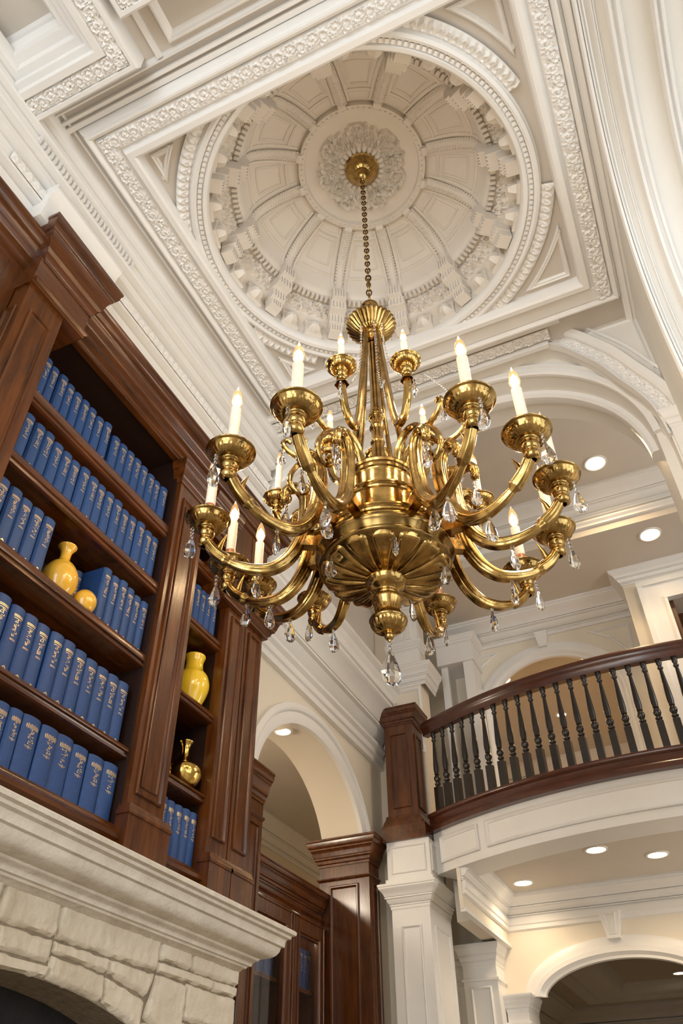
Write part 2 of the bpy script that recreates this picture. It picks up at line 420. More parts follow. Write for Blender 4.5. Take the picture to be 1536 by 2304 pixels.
for (a0, a1) in ((-172, -122), (-60, -20), (12, 72), (100, 128), (131, 158)):
    L = math.radians(a1 - a0) * 1.03
    f = lambda u, a0=a0: (pol(.995, math.radians(a0) + u / 1.03, 4.19), pol(1.065, math.radians(a0) + u / 1.03, 4.185) - pol(.995, math.radians(a0) + u / 1.03, 4.19), Vector((0, 0, -1)))
    trim(relief(f, L, .08, .03, None, du=.005, nv=12, fn=leaf))

# ---- coffer frame round the dome field
FX0, FX1, FY0, FY1 = -1.70, .27, 1.28, 3.01
fr = MB()
fp = [(0, -.01), (0, .06), (.008, .085), (.02, .095), (.05, .095), (.058, .08), (.064, .062), (.075, .056), (.08, .066), (.165, .066), (.17, .056), (.176, .075), (.19, .085), (.20, .085), (.205, .06), (.22, .045), (.235, .01), (.235, -.01)]
fr.mold([(FX0, FY1, H), (FX0, FY0, H), (FX1, FY0, H), (FX1, FY1, H)], fp, DN, closed=True)
trim(fr)
fz = H - .068
for p0, p1, ac in (((FX0 - .082, FY1 + .1, fz), (FX0 - .082, FY0 - .16, fz), (-.08, 0, 0)), ((FX0 - .1, FY0 - .082, fz), (FX1 + .1, FY0 - .082, fz), (0, -.08, 0)), ((FX1 + .082, FY0 - .16, fz), (FX1 + .082, FY1 + .17, fz), (.085, 0, 0))):
    f, L = straight(p0, p1, ac, DN); trim(relief(f, L, .08, .016, None, du=.005, nv=16))
f, L = straight((-2.0, 3.30, H - .02), (.02, 3.30, H - .02), (0, .085, 0), DN); trim(relief(f, L, .085, .016, None, du=.005, nv=16))
ob = MB()
ob.mold([(-2.1, 3.25, H), (.10, 3.25, H)], [(-.03, 0), (-.03, .03), (.0, .04), (.02, .025), (.02, 0)], DN)
ob.mold([(-2.1, 3.40, H), (.0, 3.40, H)], [(-.03, 0), (-.03, .05), (.0, .05), (.005, .02), (.005, 0)], DN)
ob.mold([(-2.1, 1.045, H), (.50, 1.045, H)], band(.03, .02), DN); ob.mold([(-2.1, 1.0, H), (.50, 1.0, H)], band(.02, .03), DN); ob.mold([(-2.1, .95, H), (.50, .95, H)], ogee(.03, .03), DN)
# raised strips along the long sides
ob.mold([(-1.965, .9, H), (-1.965, 3.44, H)], band(.012, .012), DN)
ob.mold([(.505, 3.44, H), (.505, -3, H)], [(-.055, 0), (-.055, .050), (-.03, .050), (-.022, .062), (-.012, .052), (.012, .045), (.012, 0)], DN)
trim(ob)
# spandrel panels: two straight legs and a quarter sweep
def spandrel(cx, cy, sx, sy):
    """corner (cx,cy), legs run in direction sx, sy"""
    R = 1.115; P = []
    cx += sx * .03; cy += sy * .03
    dx = math.sqrt(max(0, R * R - (cy - Y0) ** 2)); dy = math.sqrt(max(0, R * R - (cx - X0) ** 2))
    xe = X0 - sx * dx; ye = Y0 - sy * dy
    a0 = math.atan2(cy - Y0, xe - X0); a1 = math.atan2(ye - Y0, cx - X0)
    d = (a1 - a0 + PI) % (2 * PI) - PI
    P = [(cx, cy, H)] + [(X0 + R * math.cos(a0 + d * t), Y0 + R * math.sin(a0 + d * t), H) for t in np.linspace(0, 1, 14)]
    if sx * sy > 0: P = P[::-1]
    return MB().mold(P, [(0, -.004), (0, .012), (.008, .02), (.014, .012), (.024, .016), (.03, .006), (.034, -.004)], DN, closed=True)
for c in ((FX0 - .0, FY0, 1, 1), (FX1, FY0, -1, 1), (FX1, FY1, -1, -1), (FX0, FY1, 1, -1)):
    try: trim(spandrel(*c))
    except Exception as e: print('spandrel', e)

# ---- lowered box frames nearer than the dome
bx = MB()
bp = [(0, -.02), (0, .13), (.012, .15), (.03, .15), (.034, .135), (.112, .135), (.118, .15), (.15, .15), (.158, .12), (.185, .11), (.19, .08), (.225, .07), (.235, .03), (.275, .02), (.285, -.03), (.31, -.05), (.315, -.12), (.33, -.13), (.33, -.2), (0, -.2)]
bx.mold([(-4.0, .905, H), (-1.42, .905, H), (-1.42, -2.9, H)], bp, DN)
bx.mold([(-1.385, -2.9, H), (-1.385, .70, H), (3.0, .70, H)], bp, DN)
trim(bx)
f, L = straight((-4.0, .905 - .035, H - .137), (-1.42, .905 - .035, H - .137), (0, -.075, 0), DN); trim(relief(f, L - .035, .075, .016, None, du=.005, nv=16))
f, L = straight((-1.42 - .035, .87, H - .137), (-1.42 - .035, -.3, H - .137), (-.075, 0, 0), DN); trim(relief(f, L, .075, .016, None, du=.005, nv=16))
f, L = straight((-1.35, -.3, H - .137), (-1.35, .67, H - .137), (.075, 0, 0), DN); trim(relief(f, L, .075, .016, None, du=.005, nv=16))
f, L = straight((-1.35, .665, H - .137), (.6, .665, H - .137), (0, -.075, 0), DN); trim(relief(f, L, .075, .016, None, du=.005, nv=16))
struct(MB().box(-4.0, -1.70, -3, .62, H + .13, H + .16), 'ceiling', M_CEIL)
pl_ = MB(); pl_.mold([(-1.27, .90, H), (-1.27, .3, H), (.45, .3, H), (.45, .90, H)][::-1], ogee(.045, .03), DN, closed=True)
pl_.mold([(-1.36, .71, H), (-1.36, .93, H)], band(.03, .03), DN)
trim(pl_)

# ---- left crown over the bookcase (x, z outline run along y)
def run_y(pts, y0, y1, name=None, m=None):
    mb = MB().rings([[(x, y0, z) for x, z in pts], [(x, y1, z) for x, z in pts]], caps=True); return mb
cp = [(-2.5,3.42),(-2.18,3.42),(-2.18,3.535),(-2.20,3.54),(-2.20,3.548),(-2.14,3.55),(-2.135,3.575),(-2.142,3.59),(-2.16,3.592),(-2.16,3.60),(-2.142,3.602),(-2.142,3.69),(-2.16,3.692),(-2.16,3.70),(-2.10,3.702),(-2.098,3.718),(-2.108,3.728),(-2.108,3.825),(-2.125,3.828),(-2.125,3.836),(-2.075,3.838),(-2.073,3.852),(-2.088,3.862),(-2.105,3.864),(-2.105,3.872),(-2.09,3.874),(-2.09,3.925),(-2.11,3.927),(-2.11,3.935),(-2.05,3.937),(-2.045,3.955),(-2.057,3.966),(-2.057,4.025),(-2.075,4.027),(-2.075,4.035),(-2.025,4.037),(-2.02,4.052),(-2.032,4.064),(-2.032,4.112),(-2.05,4.114),(-2.05,4.122),(-2.0,4.124),(-1.988,4.145),(-1.988,4.22),(-2.5,4.22)]
trim(run_y(cp, -2.9, 3.50))
f, L = straight((-2.104, .9, 3.735), (-2.104, 3.5, 3.735), (0, 0, .08), (1, 0, 0)); trim(relief(f, L, .09, .016, None, du=.006, nv=12, fn=leaf))
dm = MB()
for i in range(28): y = .95 + i * .0285; dm.box(-2.06, -2.04, y, y + .016, 3.975, 4.02)
trim(dm)
bo = [(-2.5, 3.56), (-2.06, 3.56), (-2.06, 3.62), (-2.05, 3.64), (-2.055, 3.70), (-2.04, 3.76), (-2.02, 3.79), (-2.02, 3.82), (-2.03, 3.84), (-2.5, 3.84)]
trim(run_y(bo, 1.13, 1.66))

# ---- left wall, crown beyond the bookcase, archway
def mx(u, z, t): return (t, u, z)
AY, AZ, AA, AB = 5.14, 1.95, .925, .73
cur = [(4.16, 2.08)] + arc2(AY, AZ, AA, AB, 169, 11, 34) + [(6.31, 2.08)]
struct(arch_wall(mx, 3.66, 7.6, -ZO, 3.45, cur, -2.5, -2.86), 'wall_left', M_WALL)
struct(MB().box(-2.86, -2.5, 3.66, 7.6, 3.45, 5.05), 'wall_left', M_CEIL)
struct(MB().box(-2.8, -2.56, -3, 3.66, -ZO, 4.3), 'wall_left', M_WALL)
arcp = [(-2.5, y, z) for y, z in arc2(AY, AZ, AA, AB, 11, 169, 40)]
am = MB().mold(arcp, [(.008, -.02), (.008, .012), (-.02, .02), (-.075, .02), (-.085, .04), (-.10, .045), (-.125, .03), (-.14, .03), (-.145, -.01)], (1, 0, 0)); trim(am)
cw = MB()
cw.mold([(-2.5, 3.66, 3.42), (-2.5, 6.5, 3.42), (-2.46, 6.5, 3.42)], crown(.27, .40), DN)
cw.mold([(-2.5, 3.66, 3.05), (-2.5, 6.5, 3.05), (-2.46, 6.5, 3.05)], [(0, 0), (.09, 0), (.09, .03), (.06, .05), (.06, .10), (.04, .11), (.04, .16), (0, .16)], DN)
cw.mold([(-2.5, 3.66, 3.56), (-2.5, 6.5, 3.56)], [(0, 0), (.20, 0), (.20, .03), (.17, .05), (.17, .14), (0, .14)], DN)
cw.mold([(-2.5, 3.66, 3.68), (-2.5, 6.5, 3.68)], [(0, 0), (.26, 0), (.26, .03), (.22, .06), (.20, .12), (0, .12)], DN)
trim(cw)
f, L = straight((-2.29, 3.66, 3.44), (-2.29, 6.4, 3.44), (0, 0, .09), (1, 0, 0)); trim(relief(f, L, .09, .012, None, du=.008, nv=10, fn=leaf))

# ---- room behind the archway
struct(MB().box(-4.6, -4.2, 3.0, 9.6, -ZO, 3.1), 'wall_left', M_WALL)
struct(MB().box(-4.3, -2.86, 9.4, 9.6, -ZO, 3.1), 'wall_far', M_WALL)
struct(MB().box(-4.6, -2.8, 2.8, 3.0, -ZO, 3.1), 'wall_near', M_WALL)
struct(MB().box(-4.3, -2.7, 3.0, 9.5, 2.98, 3.06), 'ceiling', M_CEIL)
rc = MB().mold([(-4.2, 3.0, 2.98), (-4.2, 9.4, 2.98), (-2.86, 9.4, 2.98)], crown(.18, .24), DN); trim(rc)

# ---- end wall stub, column and newel carry it
st = MB().box(-2.62, -2.045, 6.5, 6.74, -ZO, 5.05); struct(st, 'wall_far', M_WALL)
us = MB()
us.mold([(-2.5, 6.5, 3.88), (-2.0, 6.5, 3.88), (-2.0, 6.8, 3.88)], crown(.09, .20), DN)
us.box(-2.36, -2.02, 6.44, 6.52, 3.9, 4.55)
us.mold([(-2.36, 6.44, 4.12), (-2.02, 6.44, 4.12), (-2.02, 6.6, 4.12)], crown(.05, .08), DN)
us.mold([(-2.36, 6.44, 4.60), (-2.02, 6.44, 4.60), (-2.02, 6.6, 4.60)], crown(.07, .10), DN)
for i in range(3): us.box(-2.30 + i * .085, -2.25 + i * .085, 6.425, 6.445, 4.17, 4.42)
us.mold([(-2.32, 6.5, 3.92), (-2.06, 6.5, 3.92)], band(.02, .02), DN)
us.mold([(-2.45, 6.5, 3.0), (-2.05, 6.5, 3.0), (-2.05, 6.5, 3.66), (-2.45, 6.5, 3.66)], [(0, -.004), (0, .012), (.015, .018), (.03, .006), (.03, -.004)], (0, -1, 0), closed=True)
trim(us)

# ---- wall at the far end of the dome bay, quarter arch and lunette arch behind it
def my(u, z, t): return (u, t, z)
c1 = [(-2.49, 4.19)] + [(-1.0, 4.19), (-.05, 4.19)] + [tuple(p[:2]) for p in cr([(0.0, 4.18, 0), (.08, 4.10, 0), (.15, 4.0, 0), (.255, 3.83, 0), (.339, 3.635, 0), (.40, 3.50, 0), (.449, 3.35, 0), (.47, 3.2, 0)], 4)] + [(.475, 3.1)]
struct(arch_wall(my, -2.5, .56, -ZO, 4.23, c1, 3.44, 3.56), 'wall_far', M_PLASTER)
cc = [Vector((u, 3.44, z)) for u, z in c1[2:]]
f, L = along(cc, lambda p, t: (Vector((0, -1, 0)).cross(t)).normalized() * .085, (0, -1, 0))
trim(relief(f, L, .085, .014, None, du=.006, nv=14))
cm = MB()
cm.mold(cc, [(-.014, -.02), (-.014, .035), (-.0, .03), (.0, 0)], (0, -1, 0)); cm.mold(cc, [(-.004, -.003), (-.004, .003), (.10, .003), (.10, -.003)], (0, -1, 0)); cm.mold(cc, [(.085, 0), (.085, .03), (.10, .05), (.13, .055), (.15, .03), (.15, 0)], (0, -1, 0)); cm.mold(cc, [(.19, 0), (.19, .015), (.205, .02), (.215, .0)], (0, -1, 0))
trim(cm)
c2 = [(-2.49, 3.25)] + [p for p in arc2(-.6, 3.22, 1.9, .94, 178, 90, 16)] + [p for p in arc2(-.6, 3.22, 1.02, .94, 90, 2, 22, p=2.15)][1:] + [(.42, 3.1)]
struct(arch_wall(my, -2.5, .56, -ZO, 5.05, c2, 3.56, 3.98), 'wall_far', M_PLASTER)
cc2 = [Vector((u, 3.56, z)) for u, z in c2[1:-1]]; lm = MB()
lm.mold(cc2, [(-.01, 0), (-.01, .02), (0, .03), (.03, .03), (.035, .015), (.05, .015), (.055, .03), (.075, .03), (.08, 0)], (0, -1, 0)); trim(lm)
lm = MB(); cc3 = [Vector((u, 3.80, z)) for u, z in c2[1:-1]]; lm.mold(cc3, [(0, 0), (-.03, 0), (-.045, .03), (-.045, .08), (-.03, .10), (0, .10)], (0, -1, 0)); trim(lm)

# ---- right wall with the deep bright archway
cR = arc2(1.5, 2.85, 1.33, 1.27, 180, 0, 40, p=2.7)
struct(arch_wall(mx, -3.0, 3.44, -ZO, 4.22, [c for c in cR], .55, 1.35), 'wall_right', M_PLASTER)
rm = MB(); pr = [(.55, y, z) for y, z in cR]
rm.mold(pr, [(-.01, -.0), (-.01, .012), (.02, .02), (.035, .012), (.035, 0)], (-1, 0, 0))
def soff(x, w, h): rm.mold([(x, y, z) for y, z in cR[::-1]], [(-.01, 0), (h * .6, 0), (h, w * .15), (h, w * .35), (h * .5, w * .4), (h * .5, w * .6), (h * .8, w * .68), (h * .8, w * .85), (h * .3, w), (-.01, w)], (1, 0, 0))
for x, w, h in ((.552, .03, .03), (.605, .02, .018), (.665, .07, .045), (.86, .06, .045), (1.02, .03, .02), (1.28, .07, .05)): soff(x, w, h)
trim(rm)
cap = MB(); cap.mold([(.485, 3.9, 3.27), (.485, 3.415, 3.27), (.56, 3.415, 3.27)], crown(.035, .13), DN)
cap.box(.485, .56, 3.415, 3.6, -ZO, 3.25); trim(cap)
ct = MB(); tri = [(.19, 3.44, 4.165), (.53, 3.44, 4.165), (.53, 3.44, 3.58), (.47, 3.44, 3.70), (.38, 3.44, 3.90), (.28, 3.44, 4.06)]
ct.mold(tri[::-1], [(0, -.003), (0, .01), (.01, .016), (.02, .004), (.02, -.003)], (0, -1, 0), closed=True); trim(ct)

# ---- upper hall behind the arch
struct(MB().box(-2.6, 3.2, 3.98, 6.1, 5.0, 5.06), 'ceiling', M_CEIL)
struct(MB().box(-2.6, 3.2, 6.1, 7.35, 4.6, 5.06), 'ceiling', M_CEIL)
struct(MB().box(-2.6, 3.2, 7.40, 10.5, 4.25, 5.06), 'ceiling', M_CEIL)
hb = MB()
hb.mold([(-2.5, 6.1, 5.0), (3.2, 6.1, 5.0)], crown(.24, .22), DN)
hb.mold([(-2.5, 6.1, 4.74), (3.2, 6.1, 4.74)], [(0, 0), (.05, 0), (.05, .02), (.03, .04), (.03, .06), (0, .06)], DN)
hb.mold([(-2.86, 3.98, 5.0), (-2.5, 3.98, 5.0), (-2.5, 6.1, 5.0)], crown(.15, .15), DN)
trim(hb)
c4 = arc2(-.92, 3.6, .77, .66, 180, 0, 36)
struct(arch_wall(my, -2.6, 3.2, 2.0, 4.62, [(u, z) for u, z in c4], 7.3, 7.42), 'wall_far', M_WALL)
ua = MB(); p4 = [(u, 7.3, z) for u, z in c4]
ua.mold([(-1.69, 7.3, 2.3)] + p4 + [(-.15, 7.3, 2.3)], [(.01, 0), (.01, .03), (-.015, .04), (-.07, .04), (-.075, .055), (-.10, .055), (-.125, .03), (-.15, .03), (-.155, 0)], (0, -1, 0))
ua.mold([(-1.95, 7.3, 4.6), (-.0, 7.3, 4.6)], crown(.28, .22), DN)
ua.mold([(-1.95, 7.3, 4.39), (-.0, 7.3, 4.39)], band(.02, .02), DN)
ua.add([(-.99, 7.22, 4.40), (-.85, 7.22, 4.40), (-.88, 7.22, 4.22), (-.96, 7.22, 4.22), (-.99, 7.3, 4.40), (-.85, 7.3, 4.40), (-.88, 7.3, 4.22), (-.96, 7.3, 4.22)], [(0, 1, 2, 3), (0, 4, 5, 1), (1, 5, 6, 2), (2, 6, 7, 3), (3, 7, 4, 0)])
for sx, cx in ((1, -1.80), (-1, -.04)):     # spandrel mouldings either side of the arch
    P = [(cx, 7.3, 4.30), (cx + sx * .42, 7.3, 4.30), (cx + sx * .22, 7.3, 4.18), (cx + sx * .03, 7.3, 3.92)]
    ua.mold(P if sx < 0 else P[::-1], [(0, -.003), (0, .014), (.012, .02), (.022, .005), (.022, -.003)], (0, -1, 0), closed=True)
trim(ua)
struct(MB().box(-2.6, 3.2, 10.3, 10.5, 2.0, 4.62), 'wall_far', M_WALL)
fh = MB().mold([(-2.6, 10.3, 4.25), (3.2, 10.3, 4.25)], crown(.25, .3), DN); fh.mold([(-2.5, 7.45, 4.25), (-2.5, 10.3, 4.25)], crown(.25, .3), DN)
for x in (-1.9, -.4, 1.1): fh.box(x, x + .3, 10.15, 10.3, 2.27, 4.0)
trim(fh)
# tall opening with a door beside the stub
dz = MB(); dz.box(-1.97, -1.90, 7.02, 7.3, 2.27, 4.32).box(-1.72, -1.62, 6.98, 7.3, 2.27, 4.32).box(-1.99, -1.60, 6.96, 7.3, 4.10, 4.34)
dz.mold([(-1.99, 6.96, 4.40), (-1.60, 6.96, 4.40), (-1.60, 7.3, 4.40)], crown(.05, .09), DN); trim(dz)
# projecting right block with cased door
struct(MB().box(.0, .35, 6.85, 7.3, 2.0, 4.6).box(.35, 1.25, 6.85, 7.3, 4.19, 4.6).box(1.25, 3.2, 6.85, 7.3, 2.0, 4.6), 'wall_far', M_WALL)
bd = MB(); bd.mold([(0, 7.3, 4.6), (0, 6.85, 4.6), (3.2, 6.85, 4.6)], crown(.10, .15), DN)
bd.mold([(.35, 6.85, 2.27), (.35, 6.85, 4.19), (1.25, 6.85, 4.19), (1.25, 6.85, 2.27)], [(0, 0), (0, .02), (-.03, .03), (-.11, .03), (-.12, .05), (-.17, .055), (-.20, .03), (-.205, 0)], (0, -1, 0)) if False else None
for q in (MB().box(.15, .35, 6.80, 6.86, 2.27, 4.19), MB().box(.152, 1.45, 6.802, 6.859, 4.185, 4.37), MB().box(.12, .17, 6.78, 6.858, 2.27, 4.354), MB().box(.118, 1.46, 6.778, 6.857, 4.355, 4.41), MB().box(.33, .357, 6.786, 6.856, 2.27, 4.178), MB().box(.331, 1.25, 6.784, 6.855, 4.179, 4.206)): bd.add(q.v, q.f)
trim(bd)
dr = MB().box(.36, 1.24, 7.15, 7.20, 2.27, 4.19).box(.48, .78, 7.13, 7.16, 2.6, 4.0).box(.84, 1.14, 7.13, 7.16, 2.6, 4.0).box(.35, .40, 6.88, 7.2, 2.27, 4.19)
dr.build('door_1', M_DOORW, kind='structure')

# ---- balcony: curved front, floor, lower ceiling
BCX, BCY, BR = -.14, 9.38, 3.55
def bp_(a, r=BR): return (BCX + r * math.sin(a), BCY - r * math.cos(a))
A0 = math.asin((-2.0 - BCX) / BR); A1 = math.asin((3.0 - BCX) / BR)
def arcpath(r, z, a0=A0, a1=A1, n=60): return [(*bp_(a0 + (a1 - a0) * i / n, r), z) for i in range(n + 1)]
fa = MB(); fa.mold(arcpath(BR + .0, 2.25), [(0, -.0), (.0, .355), (-.30, .355), (-.30, 0)], DN)
struct(fa, 'wall_balcony', M_TRIM)
fm = MB()
fm.mold(arcpath(BR, 2.245), [(0, 0), (.015, 0), (.015, .02), (0, .03)], DN); fm.mold(arcpath(BR, 1.935), [(0, 0), (.006, 0), (.006, .04), (0, .04)], DN)
def curved_panel(xa, xb, za, zb):
    a0 = math.asin((xa - BCX) / BR); a1 = math.asin((xb - BCX) / BR)
    pr_ = [(0, -.002), (0, .018), (.008, .022), (.016, .012), (.026, .008), (.032, -.002)]
    def P(a, z, dn, hh): x, y = bp_(a, BR + hh); return (x, y, z)
    # closed loop of profile rings
    rings = []
    n = 14
    for i in range(n + 1): a = a0 + (a1 - a0) * i / n; rings.append([P(a + (d if i == 0 else -d if i == n else 0) / BR, za + d, 0, h) for d, h in pr_])
    for i in range(n + 1): a = a1 + (a0 - a1) * i / n; rings.append([P(a + (-d if i == 0 else d if i == n else 0) / BR, zb - d, 0, h) for d, h in pr_])
    fm.rings(rings, closed_u=False, closed_v=True)
for xa, xb in ((-1.93, -1.56), (-1.49, .06), (.13, 1.6)): curved_panel(xa, xb, 1.965, 2.165)
trim(fm)
fl = MB(); top = arcpath(BR - .02, 2.26, n=30); bot = [(x, y, 1.985) for x, y, z in top]
def cap_poly(P, y1, z):
    n = len(P); fl.add([(x, y, z) for x, y, _ in P] + [(x, y1, z) for x, y, _ in P], [(i, i + 1, n + i + 1, n + i) for i in range(n - 1)])
cap_poly(top, 10.3, 2.246); struct(fl, 'floor_balcony', M_FLOOR)
fl = MB(); cap_poly(top, 7.57, 1.985); struct(fl, 'ceiling', M_CEIL)
fl = MB(); fl.box(-2.5, -1.98, 6.74, 7.57, 1.985, 2.26); struct(fl, 'ceiling', M_CEIL)
# beams and crown of the lower ceiling
lb = MB(); lb.box(-1.94, -1.772, 6.60, 7.57, 1.60, 1.985).box(-1.80, -1.771, 6.235, 6.60, 1.60, 1.985)
trim(lb, M_WALL)
lc = MB(); lc.mold([(-1.77, 6.24, 1.985), (-1.77, 7.57, 1.985), (3.2, 7.57, 1.985)], crown(.13, .19), DN)
lc.mold([(-1.77, 6.24, 1.80), (-1.77, 7.57, 1.80), (3.2, 7.57, 1.80)], [(0, 0), (.03, 0), (.03, .05), (.02, .06), (.02, .09), (.0, .10)], DN)
lc.mold([(-1.77, 7.57, 1.61), (-1.77, 6.24, 1.61)][::-1], [(-.03, 0), (.015, 0), (.015, .03), (-.03, .03)], DN)
trim(lc)
# lower far wall with keystone arch
c5 = arc2(-.87, 1.20, .80, .37, 180, 0, 30)
struct(arch_wall(my, -2.6, 3.2, -ZO, 1.99, c5, 7.57, 7.87), 'wall_far', M_WALL)
la = MB(); la.mold([(u, 7.57, z) for u, z in arc2(-.87, 1.20, .80, .37, 180, 0, 40)], [(.012, 0), (.012, .03), (-.015, .045), (-.07, .045), (-.075, .06), (-.11, .06), (-.135, .035), (-.155, .035), (-.16, 0)], (0, -1, 0))
la.add([(-.96, 7.46, 1.765), (-.78, 7.46, 1.765), (-.82, 7.46, 1.55), (-.92, 7.46, 1.55), (-.96, 7.57, 1.765), (-.78, 7.57, 1.765), (-.82, 7.57, 1.55), (-.92, 7.57, 1.55)], [(0, 1, 2, 3), (0, 4, 5, 1), (1, 5, 6, 2), (2, 6, 7, 3), (3, 7, 4, 0)])
la.mold([(-.925, 7.46, 1.74), (-.815, 7.46, 1.74), (-.84, 7.46, 1.58), (-.90, 7.46, 1.58)][::-1], [(0, -.002), (0, .008), (.01, .012), (.016, 0)], (0, -1, 0), closed=True)
trim(la)
def pier(x0, x1, y0, y1, z0, z1, ch, panel=True, m=M_TRIM, co=.05):
    mb = MB().box(x0, x1, y0, y1, z0, z1)
    mb.mold([(x0, y1, z1), (x0, y0, z1), (x1, y0, z1), (x1, y1, z1)], crown(co, ch), DN)
    mb.mold([(x0, y1, z1 - ch * 1.6), (x0, y0, z1 - ch * 1.6), (x1, y0, z1 - ch * 1.6), (x1, y1, z1 - ch * 1.6)], band(.0, .0) if False else [(0, 0), (.015, 0), (.015, .02), (0, .02)], DN)
    if panel:
        i = .055; zt = z1 - ch * 1.6 - .06
        mb.mold([(x0 + i, y0, z0 + .1), (x1 - i, y0, z0 + .1), (x1 - i, y0, zt), (x0 + i, y0, zt)], [(0, -.003), (0, .012), (.01, .018), (.02, .006), (.024, -.003)], (0, -1, 0), closed=True)
    return mb
pr_ = MB()
for args in ((-2.14, -1.85, 7.3, 7.57, -ZO, 1.58, .16), (-2.44, -2.17, 7.42, 7.57, -ZO, 1.58, .16), (-1.84, -1.66, 7.45, 7.8, -ZO, 1.21, .12), (-.06, .12, 7.45, 7.8, -ZO, 1.21, .12)):
    q = pier(*args); pr_.add(q.v, q.f)
trim(pr_)
# room beyond the keystone arch: coffered ceiling
struct(MB().box(-2.9, 3.2, 7.87, 14, 1.95, 2.0), 'ceiling', M_CEIL)
struct(MB().box(-2.9, 3.2, 13.8, 14, -ZO, 2.0), 'wall_far', M_WALL)
struct(MB().box(-3.0, -2.8, 7.6, 14, -ZO, 2.0), 'wall_left', M_WALL)
cf = MB()
cf.mold([(-2.8, 7.87, 1.95), (-2.8, 13.8, 1.95), (3.2, 13.8, 1.95)], crown(.5, .35), DN)
cf.mold([(-1.5, 8.4, 1.95), (-1.5, 12.0, 1.95), (2.6, 12.0, 1.95), (2.6, 8.4, 1.95)], [(-.45, 0), (-.45, .12), (-.3, .12), (-.28, .09), (-.1, .09), (-.08, .12), (0, .12), (.06, .09), (.10, .04), (.14, 0)], DN, closed=True)
trim(cf)

# ---- floor and the enclosing walls with the big windows that light the room
struct(MB().box(-4.6, 6.2, -4.2, 14, -ZO - .05, -ZO), 'floor', M_FLOOR)
def wall_win_x(x, t, y0, y1, z0, z1, wins):
    """wall in plane x with rectangular openings (ya, yb, za, zb), sorted in y"""
    mb = MB(); y = y0
    for ya, yb, za, zb in wins:
        mb.box(x, x + t, y, ya, z0, z1); mb.box(x, x + t, ya, yb, z0, za); mb.box(x, x + t, ya, yb, zb, z1); y = yb
    mb.box(x, x + t, y, y1, z0, z1); return mb
wr = [(-2.4, -.9, -.3, 3.4), (-.6, .9, -.3, 3.4), (1.2, 2.7, -.3, 3.4)]
struct(wall_win_x(4.3, .2, -3.2, 3.6, -ZO, 4.3, wr), 'wall_right', M_WALL)
struct(MB().box(1.35, 4.5, 3.44, 3.98, -ZO, 5.05), 'wall_far', M_WALL)
struct(MB().box(.56, 1.36, 3.44, 3.98, 4.2, 5.05), 'wall_far', M_WALL)
struct(MB().box(3.2, 3.4, 3.98, 14, -ZO, 5.06), 'wall_right', M_WALL)
wb = MB(); x = -2.8
for xa, xb in ((-2.0, -.6), (-.2, 1.2), (1.9, 3.5)):
    wb.box(x, xa, -3.2, -3.0, -ZO, 4.3); wb.box(xa, xb, -3.2, -3.0, -ZO, -.5); wb.box(xa, xb, -3.2, -3.0, 3.3, 4.3); x = xb
wb.box(x, 4.5, -3.2, -3.0, -ZO, 4.3); struct(wb, 'wall_back', M_WALL)
nw = 0
for ya, yb, za, zb in wr:
    nw += 1; w = MB()
    for yy in (ya, (ya + yb) / 2 - .02, yb - .04): w.box(4.34, 4.40, yy, yy + .04, za, zb)
    for zz in (za, (za + zb) / 2, zb - .04): w.box(4.34, 4.40, ya, yb, zz, zz + .04)
    w.build('window_%d' % nw, M_TRIM, kind='structure')
for x_, ya, yb, za, zb in ((3.14, 4.4, 5.8, 2.8, 4.5), (3.14, 6.3, 7.4, -.4, 1.6)):  # dummy window frames on solid wall, added to go with two fill lights
    nw += 1; w = MB()
    for yy in (ya, (ya + yb) / 2 - .02, yb - .04): w.box(x_, x_ + .05, yy, yy + .04, za, zb)
    for zz in (za, (za + zb) / 2, zb - .04): w.box(x_, x_ + .05, ya, yb, zz, zz + .04)
    w.build('window_%d' % nw, M_TRIM, kind='structure')
for xa, xb in ((-2.0, -.6), (-.2, 1.2), (1.9, 3.5)):
    nw += 1; w = MB()
    for xx in (xa, (xa + xb) / 2 - .02, xb - .04): w.box(xx, xx + .04, -3.12, -3.08, -.5, 3.3)
    for zz in (-.5, 1.4, 3.26): w.box(xa, xb, -3.12, -3.08, zz, zz + .04)
    w.build('window_%d' % nw, M_TRIM, kind='structure')
# =================================================================== FURNITURE AND FITTINGS
PX = (1, 0, 0); NY = (0, -1, 0)
def wpanel_x(mb, x, y0, y1, z0, z1, w=.02, h=.012):      # moulded panel on a face looking +x
    mb.mold([(x, y0, z0), (x, y1, z0), (x, y1, z1), (x, y0, z1)], [(0, -.003), (0, h * .6), (w * .2, h), (w * .45, h), (w * .6, h * .3), (w * .8, -.001), (w, -.003)], PX, closed=True)
def wpanel_y(mb, y, x0, x1, z0, z1, w=.02, h=.012):
    mb.mold([(x0, y, z0), (x1, y, z0), (x1, y, z1), (x0, y, z1)], [(0, -.003), (0, h * .6), (w * .2, h), (w * .45, h), (w * .6, h * .3), (w * .8, -.001), (w, -.003)], NY, closed=True)
def wpanel_rec(mb, x, y0, y1, z0, z1):
    wpanel_x(mb, x, y0, y1, z0, z1, .022, .014)

